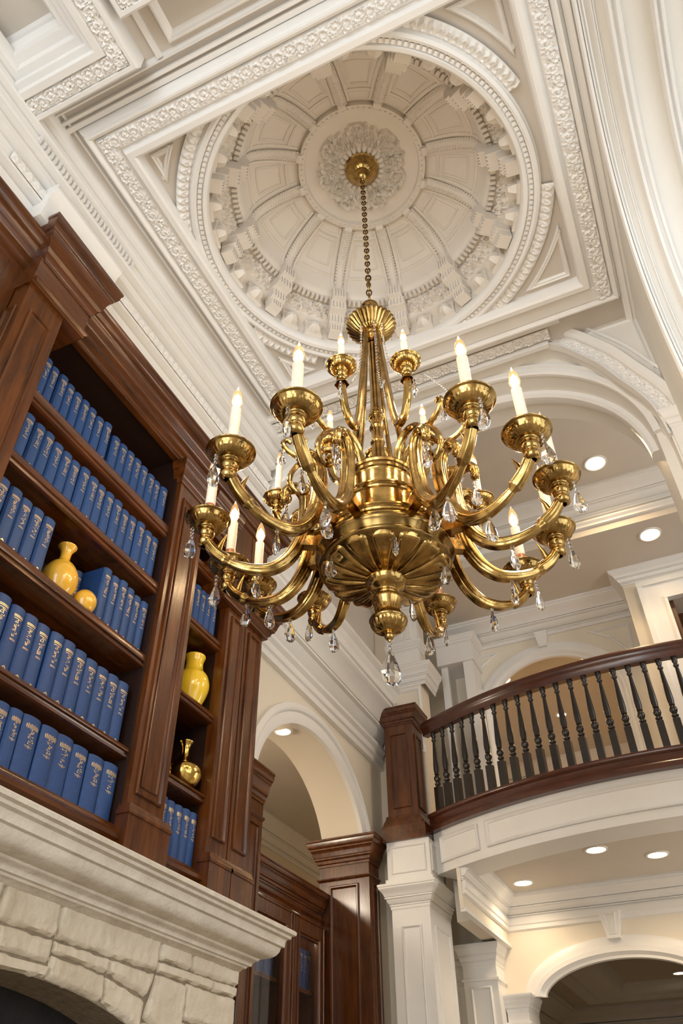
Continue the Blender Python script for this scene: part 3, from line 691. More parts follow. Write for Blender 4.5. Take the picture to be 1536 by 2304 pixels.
bk = root('bookcase', 'tall built-in mahogany bookcase with carved cornice standing on the stone mantel', 'bookcase', (-2.35, 2.2, .947))
XB, XF = -2.54, -2.20
MB().box(XB - .02, XB, .3, 3.66, .947, 3.34).build('back_panel', M_WOODSHADE, bk)
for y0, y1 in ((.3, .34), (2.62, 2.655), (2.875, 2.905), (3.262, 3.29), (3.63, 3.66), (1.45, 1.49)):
    MB().box(XB, XF + .002, y0, y1, .947, 3.34).build('side_panel', M_WOODSHADE if y1 < 3.6 else M_WOOD, bk)
MB().box(XB, XF, .3, 3.66, 3.30, 3.5).build('top_board', M_WOODSHADE, bk)
def shelf(y0, y1, z, t):
    mb = MB().box(XB, XF - .012, y0, y1, z - t, z)
    pr = [(XF - .012, z - t), (XF, z - t + .004), (XF + .002, z - t + .012), (XF - .008, z - t + .02), (XF - .006, z - t + .026), (XF + .004, z - t + .03), (XF + .006, z - .016), (XF + .002, z - .008), (XF - .002, z), (XF - .012, z)]
    q = run_y(pr, y0, y1); mb.add(q.v, q.f); return mb
for z, t in ((1.156, .075), (1.49, .05), (1.965, .07), (2.393, .07), (2.785, .085)):
    shelf(1.49, 2.62, z, t).build('shelf', M_WOODH, bk)
for z, t in ((1.145, .075), (1.50, .045), (1.94, .055), (2.385, .06), (2.785, .07)):
    shelf(2.905, 3.262, z, t).build('shelf', M_WOODH, bk)
pb = MB().box(XB, XF + .01, .3, 3.66, .947, 1.09)
pb.mold([(XF + .01, .3, 1.12), (XF + .01, 3.66, 1.12)], [(0, 0), (.02, 0), (.03, .012), (.03, .03), (.012, .04), (.012, .055), (0, .06)], DN); pb.build('plinth', M_WOODH, bk)
# face frame above the openings and main cornice
fc = MB().box(XF - .03, XF + .004, .3, 3.66, 3.28, 3.36)
fc.mold([(XF, .3, 3.345), (XF, 3.66, 3.345)], [(0, 0), (.03, 0), (.03, .012), (.014, .02), (.014, .045), (.006, .05), (.006, .062), (0, .064)], DN); fc.build('frieze_board', M_WOODH, bk)
def wcrown(w, h): return [(0, 0), (w, 0), (w, h * .07), (w * .93, h * .10), (w * .90, h * .22), (w * .80, h * .30), (w * .70, h * .33), (w * .70, h * .38), (w * .60, h * .42), (w * .52, h * .52), (w * .46, h * .64), (w * .40, h * .68), (w * .40, h * .73), (w * .26, h * .78), (w * .20, h * .88), (w * .10, h * .92), (w * .10, h), (0, h)]
cx = MB()
cx.mold([(XF, .3, 3.505), (XF, 1.29, 3.505)], wcrown(.13, .18), DN)
cx.mold([(XF, 1.55, 3.505), (XF, 3.70, 3.505), (-2.5, 3.70, 3.505)], wcrown(.13, .18), DN); cx.build('cornice', M_WOODH, bk)
# projecting end pilaster with its own entablature
p0 = MB().box(XF - .1, -2.10, 1.255, 1.478, .947, 3.20); wpanel_rec(p0, -2.10, 1.30, 1.43, 1.3, 3.02)
wpanel_y(p0, 1.255, -2.19, -2.12, 1.3, 3.0)
o = p0.build('pilaster', M_WOOD, bk)
p0 = MB().box(XF - .15, -2.085, 1.245, 1.60, 3.17, 3.60)
p0.mold([(-2.2, 1.27, 3.25), (-2.09, 1.27, 3.25), (-2.09, 1.60, 3.25), (-2.2, 1.60, 3.25)][::1], [(0, 0), (-.0, 0), (-.0, .0)], DN) if False else None
p0.mold([(-2.3, 1.60, 3.21), (-2.09, 1.60, 3.21), (-2.09, 1.27, 3.21), (-2.3, 1.27, 3.21)][::-1], [(0, 0), (.02, 0), (.02, .012), (.008, .02), (.008, .035), (0, .04)], DN)
p0.mold([(-2.3, 1.60, 3.61), (-2.09, 1.60, 3.61), (-2.09, 1.27, 3.61), (-2.3, 1.27, 3.61)][::-1], wcrown(.095, .26), DN)
p0.build('pilaster_capital', M_WOODH, bk)
MB().box(XF - .05, XF + .01, .3, 1.25, 1.15, 3.3).build('end_panel', M_WOOD, bk)
ep = MB(); wpanel_x(ep, XF + .01, .45, 1.15, 1.3, 3.1, .04, .02); ep.build('end_panel_moulding', M_WOOD, bk)
# middle pilaster
p1 = MB().box(XF - .03, -2.17, 2.635, 2.90, .947, 3.30); wpanel_rec(p1, -2.17, 2.672, 2.863, 1.30, 3.02)
wpanel_x(p1, -2.17, 2.705, 2.83, 1.34, 2.98, .014, .008); p1.build('pilaster', M_WOOD, bk)
p1 = MB().box(XF, -2.135, 2.615, 2.92, .947, 1.20); p1.mold([(XF, 2.615, 1.24), (-2.135, 2.615, 1.24), (-2.135, 2.92, 1.24), (XF, 2.92, 1.24)], [(-.03, 0), (-.005, 0), (0, .02), (.006, .03), (.006, .045), (-.03, .05)], DN); p1.build('pilaster_base', M_WOOD, bk)
p1 = MB(); p1.mold([(XF - .02, 2.635, 3.26), (-2.17, 2.635, 3.26), (-2.17, 2.90, 3.26), (XF - .02, 2.90, 3.26)], wcrown(.05, .15), DN); p1.build('pilaster_capital', M_WOODH, bk)
# right pilaster pair and its lower, bolder entablature
for ya, yb in ((3.255, 3.445), (3.455, 3.655)):
    q = MB().box(XF - .03, -2.165, ya, yb, .947, 3.30); wpanel_rec(q, -2.165, ya + .035, yb - .035, 1.30, 2.58); q.build('pilaster', M_WOOD, bk)
    q = MB().box(XF, -2.13, ya - .008, yb + .008, .947, 1.18); q.mold([(XF, ya - .008, 1.22), (-2.13, ya - .008, 1.22), (-2.13, yb + .008, 1.22), (XF, yb + .008, 1.22)], [(-.03, 0), (-.005, 0), (0, .02), (.006, .03), (.006, .045), (-.03, .05)], DN); q.build('pilaster_base', M_WOOD, bk)
q = MB().box(XF - .04, -2.15, 3.16, 3.67, 2.62, 2.82); q.mold([(XF - .3, 3.16, 2.845), (-2.15, 3.16, 2.845), (-2.15, 3.67, 2.845), (-2.5, 3.67, 2.845)], wcrown(.11, .22), DN); q.build('pilaster_capital', M_WOODH, bk)
q = MB().box(XF - .03, -2.185, 2.93, 3.25, 3.02, 3.3); q.mold([(-2.185, 2.93, 3.28), (-2.185, 3.25, 3.28)], wcrown(.08, .2), DN); q.build('frieze_board', M_WOODH, bk)

# ------------------------------------------------------------------ books
def copy_tree(o, parent=None, label=None):
    c = o.copy(); COL.objects.link(c); c.parent = parent
    if label: c['label'] = label
    for ch in list(o.children): copy_tree(ch, c)
    return c
def make_book(w, h, style, seed, cover=M_BLUE, d=.20, gold=M_GOLD):
    """spine looks +x; origin at the base centre of the spine"""
    rnd = random.Random(seed)
    r = bpy.data.objects.new('book', None); COL.objects.link(r); r.empty_display_size = .05
    b = MB(); hw = w / 2; bul = .010; n = 9; tk = .003
    prof = [(-bul + bul * (1 - (2 * i / (n - 1) - 1) ** 2), -hw + w * i / (n - 1)) for i in range(n)]   # (x, y)
    outer = [(-d, -hw)] + [(-bul - .006, -hw), (-bul - .003, -hw + .0015)] + prof[1:-1] + [(-bul - .003, hw - .0015), (-bul - .006, hw), (-d, hw)]
    inner = [(-d, hw - tk), (-bul - .006, hw - tk), (-bul - .004, 0), (-bul - .006, -hw + tk), (-d, -hw + tk)]
    P = outer + inner; m = len(P)
    b.rings([[(x, y, 0) for x, y in P], [(x, y, h) for x, y in P]], caps=False)
    no = len(outer)
    for z, base in ((0, 0), (1, m)):
        b.f.append((base + 0, base + 1, base + m - 2, base + m - 1)); b.f.append(tuple([base + i for i in range(1, no - 1)] + [base + m - 4, base + m - 3, base + m - 2]))
        b.f.append((base + no - 2, base + no - 1, base + no, base + no + 1))
    b.build('cover', cover, r, ang=25)
    MB().box(-d + .004, -bul - .006, -hw + tk, hw - tk, .004, h - .004).build('pages', M_PAGE, r)
    g = MB()
    def X(y): return -bul + bul * (1 - (y / hw) ** 2) + .0006
    def quad(ya, yb, za, zb):
        ns = 4
        for i in range(ns):
            p, q = ya + (yb - ya) * i / ns, ya + (yb - ya) * (i + 1) / ns
            g.add([(X(p), p, za), (X(q), q, za), (X(q), q, zb), (X(p), p, zb)], [(0, 1, 2, 3)])
    e = hw * .62
    if style == 0:
        for k in range(2): quad(-e, e, h * (.83 + .022 * k), h * (.842 + .022 * k))
        quad(-e * .9, e * .7, h * .800, h * .808)
        quad(-e * .6, e * .6, h * .47, h * .477); quad(-e * .6, e * .6, h * .455, h * .460)
        tb = MB(); tb.add([(X(-e * .5), -e * .5, h * .03), (X(e * .5), e * .5, h * .03), (X(0), 0, h * .065)], [(0, 1, 2)]); tb.build('gilt_triangle', gold, r)
        z0, z1 = .52, .79
    else:
        for k in range(9):
            y = -e + 2 * e * k / 8; quad(y - hw * .04, y + hw * .04, h * .80, h * (.86 + .01 * (k % 2)))
        quad(-e, e, h * .79, h * .795); quad(-e * .7, e * .7, h * .50, h * .507); quad(-e * .5, e * .5, h * .48, h * .486); quad(-hw * .03, hw * .03, h * .46, h * .52)
        z0, z1 = .54, .78
    z = z0
    while z < z1:           # gilt script, set running up the spine
        hh = rnd.uniform(.012, .035); y = rnd.uniform(-.25, .1) * hw; ww = rnd.uniform(.12, .42) * hw
        quad(y - ww * .5, y + ww, h * z, h * (z + .006)); 
        if rnd.random() < .7: quad(y + ww * .7, y + ww * .7 + hw * .10, h * z, h * (z + hh))
        if rnd.random() < .5: quad(y - ww * .5, y - ww * .5 + hw * .08, h * (z - .005), h * (z + hh * .8))
        z += hh + .004
    g.build('spine_gilding', gold, r)
    return r
ORD = ['first', 'second', 'third', 'fourth', 'fifth', 'sixth', 'seventh', 'eighth', 'ninth', 'tenth', 'eleventh', 'twelfth', 'thirteenth', 'fourteenth', 'fifteenth', 'sixteenth', 'seventeenth', 'eighteenth', 'nineteenth', 'twentieth']
def row(y0, y1, n, z, h, style, where, grp, x=-2.215, cover=M_BLUE, seeds=1, gold=M_GOLD, d=.20):
    w = (y1 - y0) / n; protos = {}
    for i in range(n):
        k = i % 3
        first = k not in protos
        if first: protos[k] = make_book(w - .0025, h, style, seeds * 10 + k, cover, d, gold)
        o = protos[k] if first else copy_tree(protos[k])
        o.location = (x + random.uniform(-.006, .004), y0 + w * (i + .5), z + .0005)
        o.rotation_euler = (random.uniform(-.008, .008), 0, random.uniform(-.02, .02)); o.scale = (1, 1, random.uniform(.97, 1.02))
        o['label'] = ORD[i] + ' ' + where; o['category'] = 'book'; o['group'] = grp
row(1.74, 2.02, 4, 1.156, .235, 1, 'thin blue book from the left on the bottom shelf of the wide bay', 'books on the bottom shelf of the wide bay', seeds=1)
row(2.02, 2.61, 6, 1.156, .238, 1, 'thick blue book from the left on the bottom shelf of the wide bay', 'books on the bottom shelf of the wide bay', seeds=2)
row(1.655, 2.585, 12, 1.49, .285, 0, 'blue book from the left on the second shelf up of the wide bay', 'books on the second shelf of the wide bay', seeds=3)
row(1.55, 1.90, 5, 1.965, .285, 0, 'blue book from the left, left of the big yellow vase', 'books left of the yellow vase', seeds=4)
row(2.255, 2.61, 6, 1.965, .29, 0, 'blue book from the left, right of the yellow vases', 'books right of the yellow vases', seeds=5)
row(1.56, 2.60, 16, 2.393, .262, 0, 'blue book from the left on the shelf above the yellow vases', 'books on the fourth shelf of the wide bay', seeds=6)
row(1.545, 2.07, 9, 2.785, .25, 0, 'blue book from the left in the left run on the top shelf', 'books on the top shelf of the wide bay', seeds=7)
row(2.095, 2.595, 8, 2.785, .235, 0, 'blue book from the left in the right run on the top shelf', 'books on the top shelf of the wide bay', seeds=8)
row(2.93, 3.25, 5, 1.145, .25, 1, 'blue book from the left on the bottom shelf of the narrow bay', 'books on the bottom shelf of the narrow bay', seeds=9)
row(2.92, 3.22, 5, 2.385, .25, 0, 'blue book from the left on the shelf above the bright yellow vase', 'books on the upper shelf of the narrow bay', seeds=10)
for i, (x, y, rz) in enumerate(((-2.335, 2.215, -.2), (-2.36, 2.145, -.25))):
    o = make_book(.05, .27, 0, 60 + i, M_BLUE2, .15); o.location = (x, y, 1.966); o.rotation_euler = (0, 0, rz)
    tag(o, ['dark blue book turned cover outwards just behind the small yellow pot', 'darkest blue book turned aside deep behind the small yellow pot'][i], 'book', 'turned books behind the yellow pot')

# ------------------------------------------------------------------ vases
def vase(name, prof, loc, m, label, cat='vase', seg=48):
    r = root(name, label, cat, loc, absolute=False)
    b = MB().lathe(cr([(a, c, 0) for a, c in prof], 6) and [(p.x, p.y) for p in cr([(a, c, 0) for a, c in prof], 6)], seg=seg); b.build('body', m, r, ang=60); return r
v1 = vase('vase', [(.0, 0), (.035, .002), (.060, .02), (.082, .075), (.080, .125), (.058, .170), (.030, .198), (.024, .225), (.028, .255), (.042, .280), (.040, .283), (.024, .26), (.019, .225)], (-2.285, 2.055, 1.966), M_YEL, 'large golden yellow glazed vase with a round body on the third shelf')
v2 = vase('vase', [(.0, 0), (.030, .001), (.044, .012), (.055, .045), (.052, .075), (.036, .098), (.027, .104), (.022, .100), (.03, .09)], (-2.245, 2.195, 1.966), M_YEL, 'small squat golden yellow pot beside the large yellow vase', 'pot')
v3 = vase('vase', [(.0, 0), (.038, .002), (.052, .02), (.078, .085), (.085, .13), (.074, .175), (.052, .205), (.045, .225), (.044, .255), (.052, .285), (.048, .288), (.038, .262), (.037, .23)], (-2.33, 3.215, 1.941) if False else (-2.30, 3.165, 1.941), M_YEL2, 'bright yellow double-bulb vase in the narrow bay')
v4 = vase('vase', [(.0, 0), (.032, .001), (.036, .008), (.066, .03), (.087, .075), (.082, .115), (.045, .15), (.022, .175), (.017, .205), (.022, .235), (.034, .255), (.032, .257), (.018, .235)], (-2.285, 3.165, 1.501), M_GVASE, 'polished gold bottle vase under the bright yellow vase')
v3.scale = (1.13, 1.13, 1.13); v4.scale = (1.08, 1.08, 1.0)
hd = MB(); hd.tube(cr([(-.05, -.045, .11), (-.04, -.09, .12), (-.03, -.105, .09), (-.03, -.09, .055), (-.02, -.07, .05)], 6), .008, 8); hd.build('handle', M_GVASE, v4)
gf = root('gilt_frame', 'small upright gilt panel standing behind the gold vase', 'ornament', (-2.42, 3.06, 1.501), absolute=False)
MB().box(-.012, .012, -.05, .05, 0, .26).build('panel', M_GVASE, gf); MB().box(.012, .018, -.056, .056, .2, .27).box(.012, .018, -.056, .056, .0, .02).build('frame', M_GVASE, gf)

# ------------------------------------------------------------------ fireplace
fp_ = root('fireplace', 'rustic cut-stone fireplace with arched firebox and moulded stone mantel', 'fireplace', (-2.2, 2.1, -ZO))
mt = MB()
mprof = [(-2.5, .945), (-1.905, .945), (-1.899, .938), (-1.902, .925), (-1.918, .920), (-1.920, .909), (-1.936, .903), (-1.940, .893), (-1.942, .872), (-1.955, .868), (-1.960, .850), (-1.972, .834), (-1.990, .823), (-2.012, .817), (-2.026, .816), (-2.028, .810), (-2.034, .806), (-2.046, .800), (-2.052, .790), (-2.054, .783), (-2.066, .781), (-2.070, .774), (-2.082, .770), (-2.090, .760), (-2.10, .757), (-2.5, .757)]
mp = [( -(x + 2.105), .945 - z) for x, z in mprof]
mt.mold([(-2.12, .70, .945), (-2.12, 3.50, .945), (-2.5, 3.50, .945)], [(x + 2.12, .945 - z) for x, z in mprof], DN)
mt.build('mantel_shelf', M_MANTEL, fp_, ang=40)
sb = MB()
rs_ = np.random.RandomState(4); NZ = rs_.rand(64, 64)
def noi(a, b):
    a = a % 63; b = b % 63; i, j = int(a), int(b); fa, fb = a - i, b - j; fa = fa * fa * (3 - 2 * fa); fb = fb * fb * (3 - 2 * fb)
    return (NZ[i, j] * (1 - fa) + NZ[i + 1, j] * fa) * (1 - fb) + (NZ[i, j + 1] * (1 - fa) + NZ[i + 1, j + 1] * fa) * fb
def stone(c, seed, dep=.024, x=-2.115):
    """bilinear patch between corners (y,z): bottom-left, bottom-right, top-right, top-left"""
    (a, b), (c1_, d1), (e, f_), (g, h_) = c; w = math.hypot(c1_ - a, d1 - b); hh = math.hypot(g - a, h_ - b)
    nx = max(8, int(w / .010)); nz = max(6, int(hh / .010)); base = len(sb.v); inset = .0025
    for i in range(nx + 1):
        for j in range(nz + 1):
            u, v = i / nx, j / nz
            uu = inset / w + u * (1 - 2 * inset / w); vv = inset / hh + v * (1 - 2 * inset / hh)
            y = (a * (1 - uu) + c1_ * uu) * (1 - vv) + (g * (1 - uu) + e * uu) * vv; z = (b * (1 - uu) + d1 * uu) * (1 - vv) + (h_ * (1 - uu) + f_ * uu) * vv
            ed = min(u * w, (1 - u) * w, v * hh, (1 - v) * hh)
            q = min(1, ed / .006); q = 1 - (1 - q) ** 2
            n = noi(y * 7 + seed * 7.3, z * 9 + seed) * .55 + abs(noi(y * 17 + seed * 3, z * 26 + seed) - .5) * .7 + noi(y * 55 + seed, z * 60) * .16
            jag = (noi(y * 30 + seed, z * 30 + 5) - .5) * .010 * (1 - q)
            sb.v.append((x + dep * q * (.55 + .55 * n), y + jag, z + jag))
    for i in range(nx):
        for j in range(nz): k = base + i * (nz + 1) + j; sb.f.append((k, k + nz + 1, k + nz + 2, k + 1))
def za(y): 
    t = 1 - ((y - 2.2) / 1.12) ** 2
    return .04 + .5 * math.sqrt(t) if t > 0 else -.2
def S(y0, y1, z0, z1, zb=None, zt=None): return [(y0, z0), (y1, z0 if zb is None else zb), (y1, z1 if zt is None else zt), (y0, z1)]
stones = [S(.66, 1.2, .64, .80), S(1.2, 1.62, .66, .80), S(1.62, 2.02, .655, .80), S(2.02, 2.30, .655, .80), S(2.30, 2.91, .655, .80), S(2.91, 3.15, .70, .80), S(3.15, 3.54, .70, .80),
 S(.66, 1.3, .55, .64), S(1.3, 1.75, .575, .66), S(1.75, 2.04, .58, .655), S(2.04, 2.30, .578, .655), S(2.30, 2.61, .615, .655, .600, .655), S(2.91, 3.33, .655, .70), S(3.33, 3.53, .655, .70),
 S(1.3, 1.6, za(1.35), .575, za(1.6)), S(1.6, 1.95, za(1.6), .578, za(1.95)), S(1.95, 2.30, za(1.95), .578, za(2.3)), S(2.30, 2.60, za(2.3), .615, za(2.6), .600), [(2.60, za(2.6)), (2.84, za(2.84)), (2.855, .555), (2.60, .600)],
 [(2.61, .603), (2.86, .555), (2.91, .655), (2.61, .655)], [(2.86, .50), (3.12, .40), (3.12, .655), (2.91, .655)], [(2.84, za(2.84)), (3.06, za(3.06)), (3.115, .395), (2.86, .495)],
 S(3.12, 3.52, .52, .655), S(3.12, 3.54, .42, .52), S(3.2, 3.53, .25, .42), S(3.25, 3.54, .05, .25), S(3.3, 3.52, -.2, .05), S(3.3, 3.54, -.45, -.2), S(3.3, 3.53, -.75, -.45), S(3.3, 3.54, -1.2, -.75), [(3.06, za(3.06)), (3.2, za(3.2)), (3.2, .42), (3.12, .40)], [(3.2, za(3.2)), (3.3, .05), (3.25, .25), (3.2, .25)],
 S(.66, 1.1, .2, .55), S(.66, 1.08, -.3, .2), S(.66, 1.08, -1.2, -.3), [(1.08, .1), (1.35, za(1.35)), (1.3, .55), (1.1, .55)]]
for i, c in enumerate(stones): stone(c, i + 1)
sb.build('stone_facing', M_STONE, fp_, ang=70)
am_ = arch_wall(mx, .68, 3.52, -ZO, .80, [(y, za(y) - .004) for y in np.linspace(1.10, 3.30, 30)], -2.112, -2.30); am_.build('masonry_core', M_MORTAR, fp_)
MB().box(-2.56, -2.30, .68, 3.52, -ZO, .70).build('firebox', M_SOOT, fp_)

# ------------------------------------------------------------------ timber pilasters of the archway
def wood_pier(label, x0, x1, y0, y1, z1, co, ch, face):
    r = root('wooden_pilaster', label, 'pilaster', ((x0 + x1) / 2, (y0 + y1) / 2, -ZO), 'timber pilasters of the archway')
    s = MB().box(x0, x1, y0, y1, -ZO, z1 - ch)
    if face == 'y': wpanel_y(s, y0, x0 + .09, x1 - .09, -1, z1 - ch * 1.75, .035, .018); wpanel_x(s, x1, y0 + .05, y1 - .05, -1, z1 - ch * 1.75)
    else: wpanel_x(s, x1, y0 + .045, y1 - .045, -1, z1 - ch * 1.75, .025, .016); wpanel_y(s, y0, x0 + .03, x1 - .03, -1, z1 - ch * 1.75)
    s.build('shaft', M_WOOD, r)
    P = [(x0, y1, z1), (x0, y0, z1), (x1, y0, z1), (x1, y1, z1)]
    c = MB().mold(P, wcrown(co, ch), DN); c.box(x0, x1, y0, y1, z1 - ch, z1 - .002)
    P2 = [(p[0], p[1], z1 - ch * 1.45) for p in P]; c.mold(P2, [(0, 0), (.015, 0), (.018, .01), (.005, .02), (0, .024)], DN); c.build('capital', M_WOODH, r)
wood_pier('broad dark mahogany pilaster with moulded capital right of the glass bookcase', -2.91, -2.475, 6.08, 6.29, 2.19, .09, .20, 'y')
wood_pier('narrow mahogany pilaster with flared capital just right of the tall bookcase', -2.498, -2.36, 3.90, 4.13, 1.95, .075, .18, 'x')
MB().box(-2.55, -2.48, 3.668, 3.9, -ZO, 1.85).build('wall_left', M_WOOD, kind='structure')

# ------------------------------------------------------------------ glazed bookcase inside the archway
gc = root('glass_cabinet', 'dark mahogany glass-door bookcase standing inside the archway', 'cabinet', (-3.05, 5.55, -ZO))
CX = -2.88
MB().box(CX - .40, CX - .38, 4.80, 6.06, -ZO, 1.72).build('back_panel', M_WOODH, gc)
for y in (4.80, 5.50, 6.035): MB().box(CX - .38, CX - .004, y, y + .025, -ZO, 1.72).build('side_panel', M_WOOD, gc)
MB().box(CX - .4, CX, 4.80, 6.06, 1.56, 1.74).build('top_board', M_WOODH, gc)
q = MB().mold([(CX, 4.80, 1.775), (CX, 6.06, 1.775)], wcrown(.07, .14), DN); q.mold([(CX, 4.80, 1.60), (CX, 6.06, 1.60)], [(0, 0), (.015, 0), (.018, .012), (.006, .02), (0, .03)], DN); q.build('cornice', M_WOODH, gc)
CS = (1.10, .62, .16, -.3)
for z in CS: MB().box(CX - .37, CX - .03, 4.83, 6.03, z - .025, z).build('shelf', M_WOODH, gc)
for ya, yb in ((4.86, 5.505), (5.515, 6.05)):
    d = MB(); zt, zb = 1.54, -1.0; t = .115
    d.box(CX, CX + .028, ya, ya + t, zb, zt).box(CX, CX + .028, yb - t, yb, zb, zt).box(CX, CX + .028, ya + t, yb - t, zt - .13, zt).box(CX, CX + .028, ya + t, yb - t, zb, zb + .13)
    wpanel_x(d, CX + .026, ya + t - .03, yb - t + .03, zb + .10, zt - .10, .03, .016)
    wpanel_x(d, CX + .028, ya + .008, yb - .008, zb + .01, zt - .01, .012, .008)
    dd = d.build('door', M_WOOD, gc)
    MB().box(CX + .008, CX + .012, ya + t, yb - t, zb + .13, zt - .13).build('glass_pane', M_GLASS, dd)
for z, h, nm in ((1.10, .27, 'top'), (.16, .30, 'third'), (-.3, .30, 'fourth')):
    row(5.05, 5.42, 6, z, h, 0, 'dark book from the left behind the left glass door, %s shelf' % nm, 'books behind the glass doors', x=CX - .06, cover=M_BLUE2, seeds=20 + int(h * 100))
    row(5.64, 6.02, 6, z, h, 0, 'dark book from the left behind the right glass door, %s shelf' % nm, 'books behind the glass doors', x=CX - .06, cover=M_BLUE2, seeds=25 + int(h * 100))
bl = vase('bowl', [(.0, 0), (.03, .001), (.035, .01), (.09, .035), (.13, .05), (.128, .052), (.08, .04), (.0, .02)], (CX - .2, 5.78, .621), M_TRIM, 'shallow white bowl behind the right glass door', 'bowl')
bt = vase('jar', [(.0, 0), (.05, .001), (.06, .05), (.055, .10), (.03, .14), (.032, .16), (.028, .16)], (CX - .2, 5.15, .621), M_BLUE2, 'small dark jar behind the left glass door', 'jar')

# ------------------------------------------------------------------ white column, newel post, railing
col = root('column', 'tall white panelled column carrying the wooden newel post', 'column', (-2.18, 6.35, -ZO))
s = MB().box(-2.34, -2.03, 6.2, 6.72, -ZO, 1.645)
s.mold([(-2.265, 6.2, -1), (-2.105, 6.2, -1), (-2.105, 6.2, 1.52), (-2.265, 6.2, 1.52)], [(0, -.003), (0, .012), (.008, .016), (.016, .004), (.02, -.003)], NY, closed=True)
wpanel_x(s, -2.03, 6.28, 6.64, -1, 1.52, .02, .014); s.build('shaft', M_TRIM, col)
PP = lambda x0, x1, y0, y1, z: [(x0, y1, z), (x0, y0, z), (x1, y0, z), (x1, y1, z)]
s = MB().mold(PP(-2.34, -2.03, 6.2, 6.72, 1.815), crown(.085, .17), DN); s.box(-2.344, -2.026, 6.196, 6.72, 1.64, 1.812); s.build('capital', M_TRIM, col)
s = MB().box(-2.36, -1.995, 6.2, 6.52, 1.81, 2.15); wpanel_y(s, 6.2, -2.325, -2.03, 1.90, 2.11); wpanel_x(s, -1.995, 6.23, 6.40, 1.90, 2.11); s.box(-2.375, -1.98, 6.185, 6.52, 1.81, 1.86); s.build('plinth_block', M_TRIM, col)
nw_ = root('newel_post', 'square mahogany newel post at the left end of the balcony railing', 'newel post', (-2.2, 6.35, 2.15))
s = MB().box(-2.335, -2.07, 6.21, 6.47, 2.15, 3.17); wpanel_y(s, 6.21, -2.285, -2.12, 2.42, 3.08); wpanel_x(s, -2.07, 6.26, 6.42, 2.42, 3.08); s.build('shaft', M_WOOD, nw_)
s = MB().mold(PP(-2.335, -2.07, 6.21, 6.47, 3.315), wcrown(.075, .15), DN); s.box(-2.337, -2.068, 6.208, 6.472, 3.16, 3.313); s.build('cap', M_WOODH, nw_)
s = MB().box(-2.385, -2.005, 6.17, 6.5, 2.15, 2.27); s.mold(PP(-2.37, -2.03, 6.18, 6.5, 2.36), [(-.04, 0), (-.02, 0), (-.015, .03), (.0, .06), (.005, .09), (-.04, .09)], DN); s.build('base', M_WOODH, nw_)
rl = root('balcony_railing', 'curved mahogany balcony railing with dark turned balusters', 'railing', (*bp_(0, BR), 2.27))
hp = [(-.045, 0), (.045, 0), (.055, .02), (.058, .05), (.045, .065), (.035, .09), (.03, .12), (-.03, .12), (-.035, .09), (-.045, .065), (-.058, .05), (-.055, .02)]
A00 = math.asin((-1.995 - BCX) / BR)
MB().mold(arcpath(BR, 3.185, A00, A1), hp, DN).build('handrail', M_RAIL, rl, ang=50)
bpf = [(-.08, 0), (.05, 0), (.055, .012), (.05, .03), (.035, .04), (.035, .085), (.05, .10), (.06, .12), (.06, .15), (-.08, .15)]
MB().mold(arcpath(BR, 2.365, A00, A1), bpf, DN).build('base_rail', M_RAIL, rl, ang=50)
def baluster():
    h = 3.065 - 2.365; mb = MB().box(-.026, .026, -.026, .026, 0, h * .30)
    P = [(.021, .295), (.012, .305), (.012, .315), (.020, .33), (.021, .345), (.012, .36), (.018, .375), (.0235, .40), (.022, .425), (.013, .45), (.018, .46), (.017, .475), (.0205, .52), (.0195, .60), (.013, .80), (.0105, .88), (.017, .895), (.017, .91), (.010, .92), (.016, .945), (.018, .965), (.018, 1.0)]
    mb.lathe([(r * 1.25, z * h) for r, z in P], seg=14); return mb
b0 = baluster().build('baluster', M_BAL, rl, ang=40)
nb_ = 46; a = A00 + .030; first = True
while a < A1:
    o = b0 if first else b0.copy()
    if not first: COL.objects.link(o); o.parent = rl
    x, y = bp_(a, BR); org = Vector(rl['_org']); o.location = (x - org.x, y - org.y, 2.365 - org.z); o.rotation_euler = (0, 0, a); first = False
    a += .0325
b0.data.transform(Matrix.Translation(Vector(rl['_org'])))   # baluster built about its own foot
# =================================================================== CHANDELIER
CB = 1.20
ch = root('chandelier', 'large antique brass chandelier with candle arms and crystal drops hanging from the dome', 'chandelier', (X0, Y0, CB), absolute=False)
def zc(P): return [(r, z - CB) for r, z in P]
def sm(P, n=5): return [(p.x, p.y) for p in cr([(a, b, 0) for a, b in P], n)]
def flt(n, amp, z0=None, z1=None):
    def f(a, r, z):
        if z0 is not None and not (z0 - CB <= z <= z1 - CB): return 1
        return 1 + amp * (abs(math.sin(n * a / 2)) - .5)
    return f
MB().lathe(zc([(.0, 4.84), (.105, 4.84), (.110, 4.83), (.108, 4.815), (.098, 4.81), (.102, 4.80), (.095, 4.78), (.075, 4.755), (.052, 4.74), (.05, 4.725), (.055, 4.72), (.045, 4.70), (.025, 4.685), (.01, 4.675), (.0, 4.672)]), seg=72, flute=flt(24, .07, 4.745, 4.795)).build('ceiling_canopy', M_BRASS, ch)
c_ = MB(); z = 4.675; k = 0
def link(mb, zt, L, w, th, rot):
    pts = []
    for i in range(14):
        a = 2 * PI * i / 14; x = w * math.cos(a); zz = zt - L / 2 + (L / 2) * math.sin(a) * 1.0
        pts.append((x * math.cos(rot), x * math.sin(rot), zz - CB))
    P = [Vector(p) for p in pts]; rs = []
    n = len(P)
    for i in range(n):
        t = (P[(i + 1) % n] - P[i - 1]).normalized(); u = Vector((-math.sin(rot), math.cos(rot), 0)); w2 = t.cross(u)
        rs.append([P[i] + u * th * math.cos(q) + w2 * th * math.sin(q) for q in (0, PI / 3, 2 * PI / 3, PI, 4 * PI / 3, 5 * PI / 3)])
    mb.rings(rs, closed_v=True)
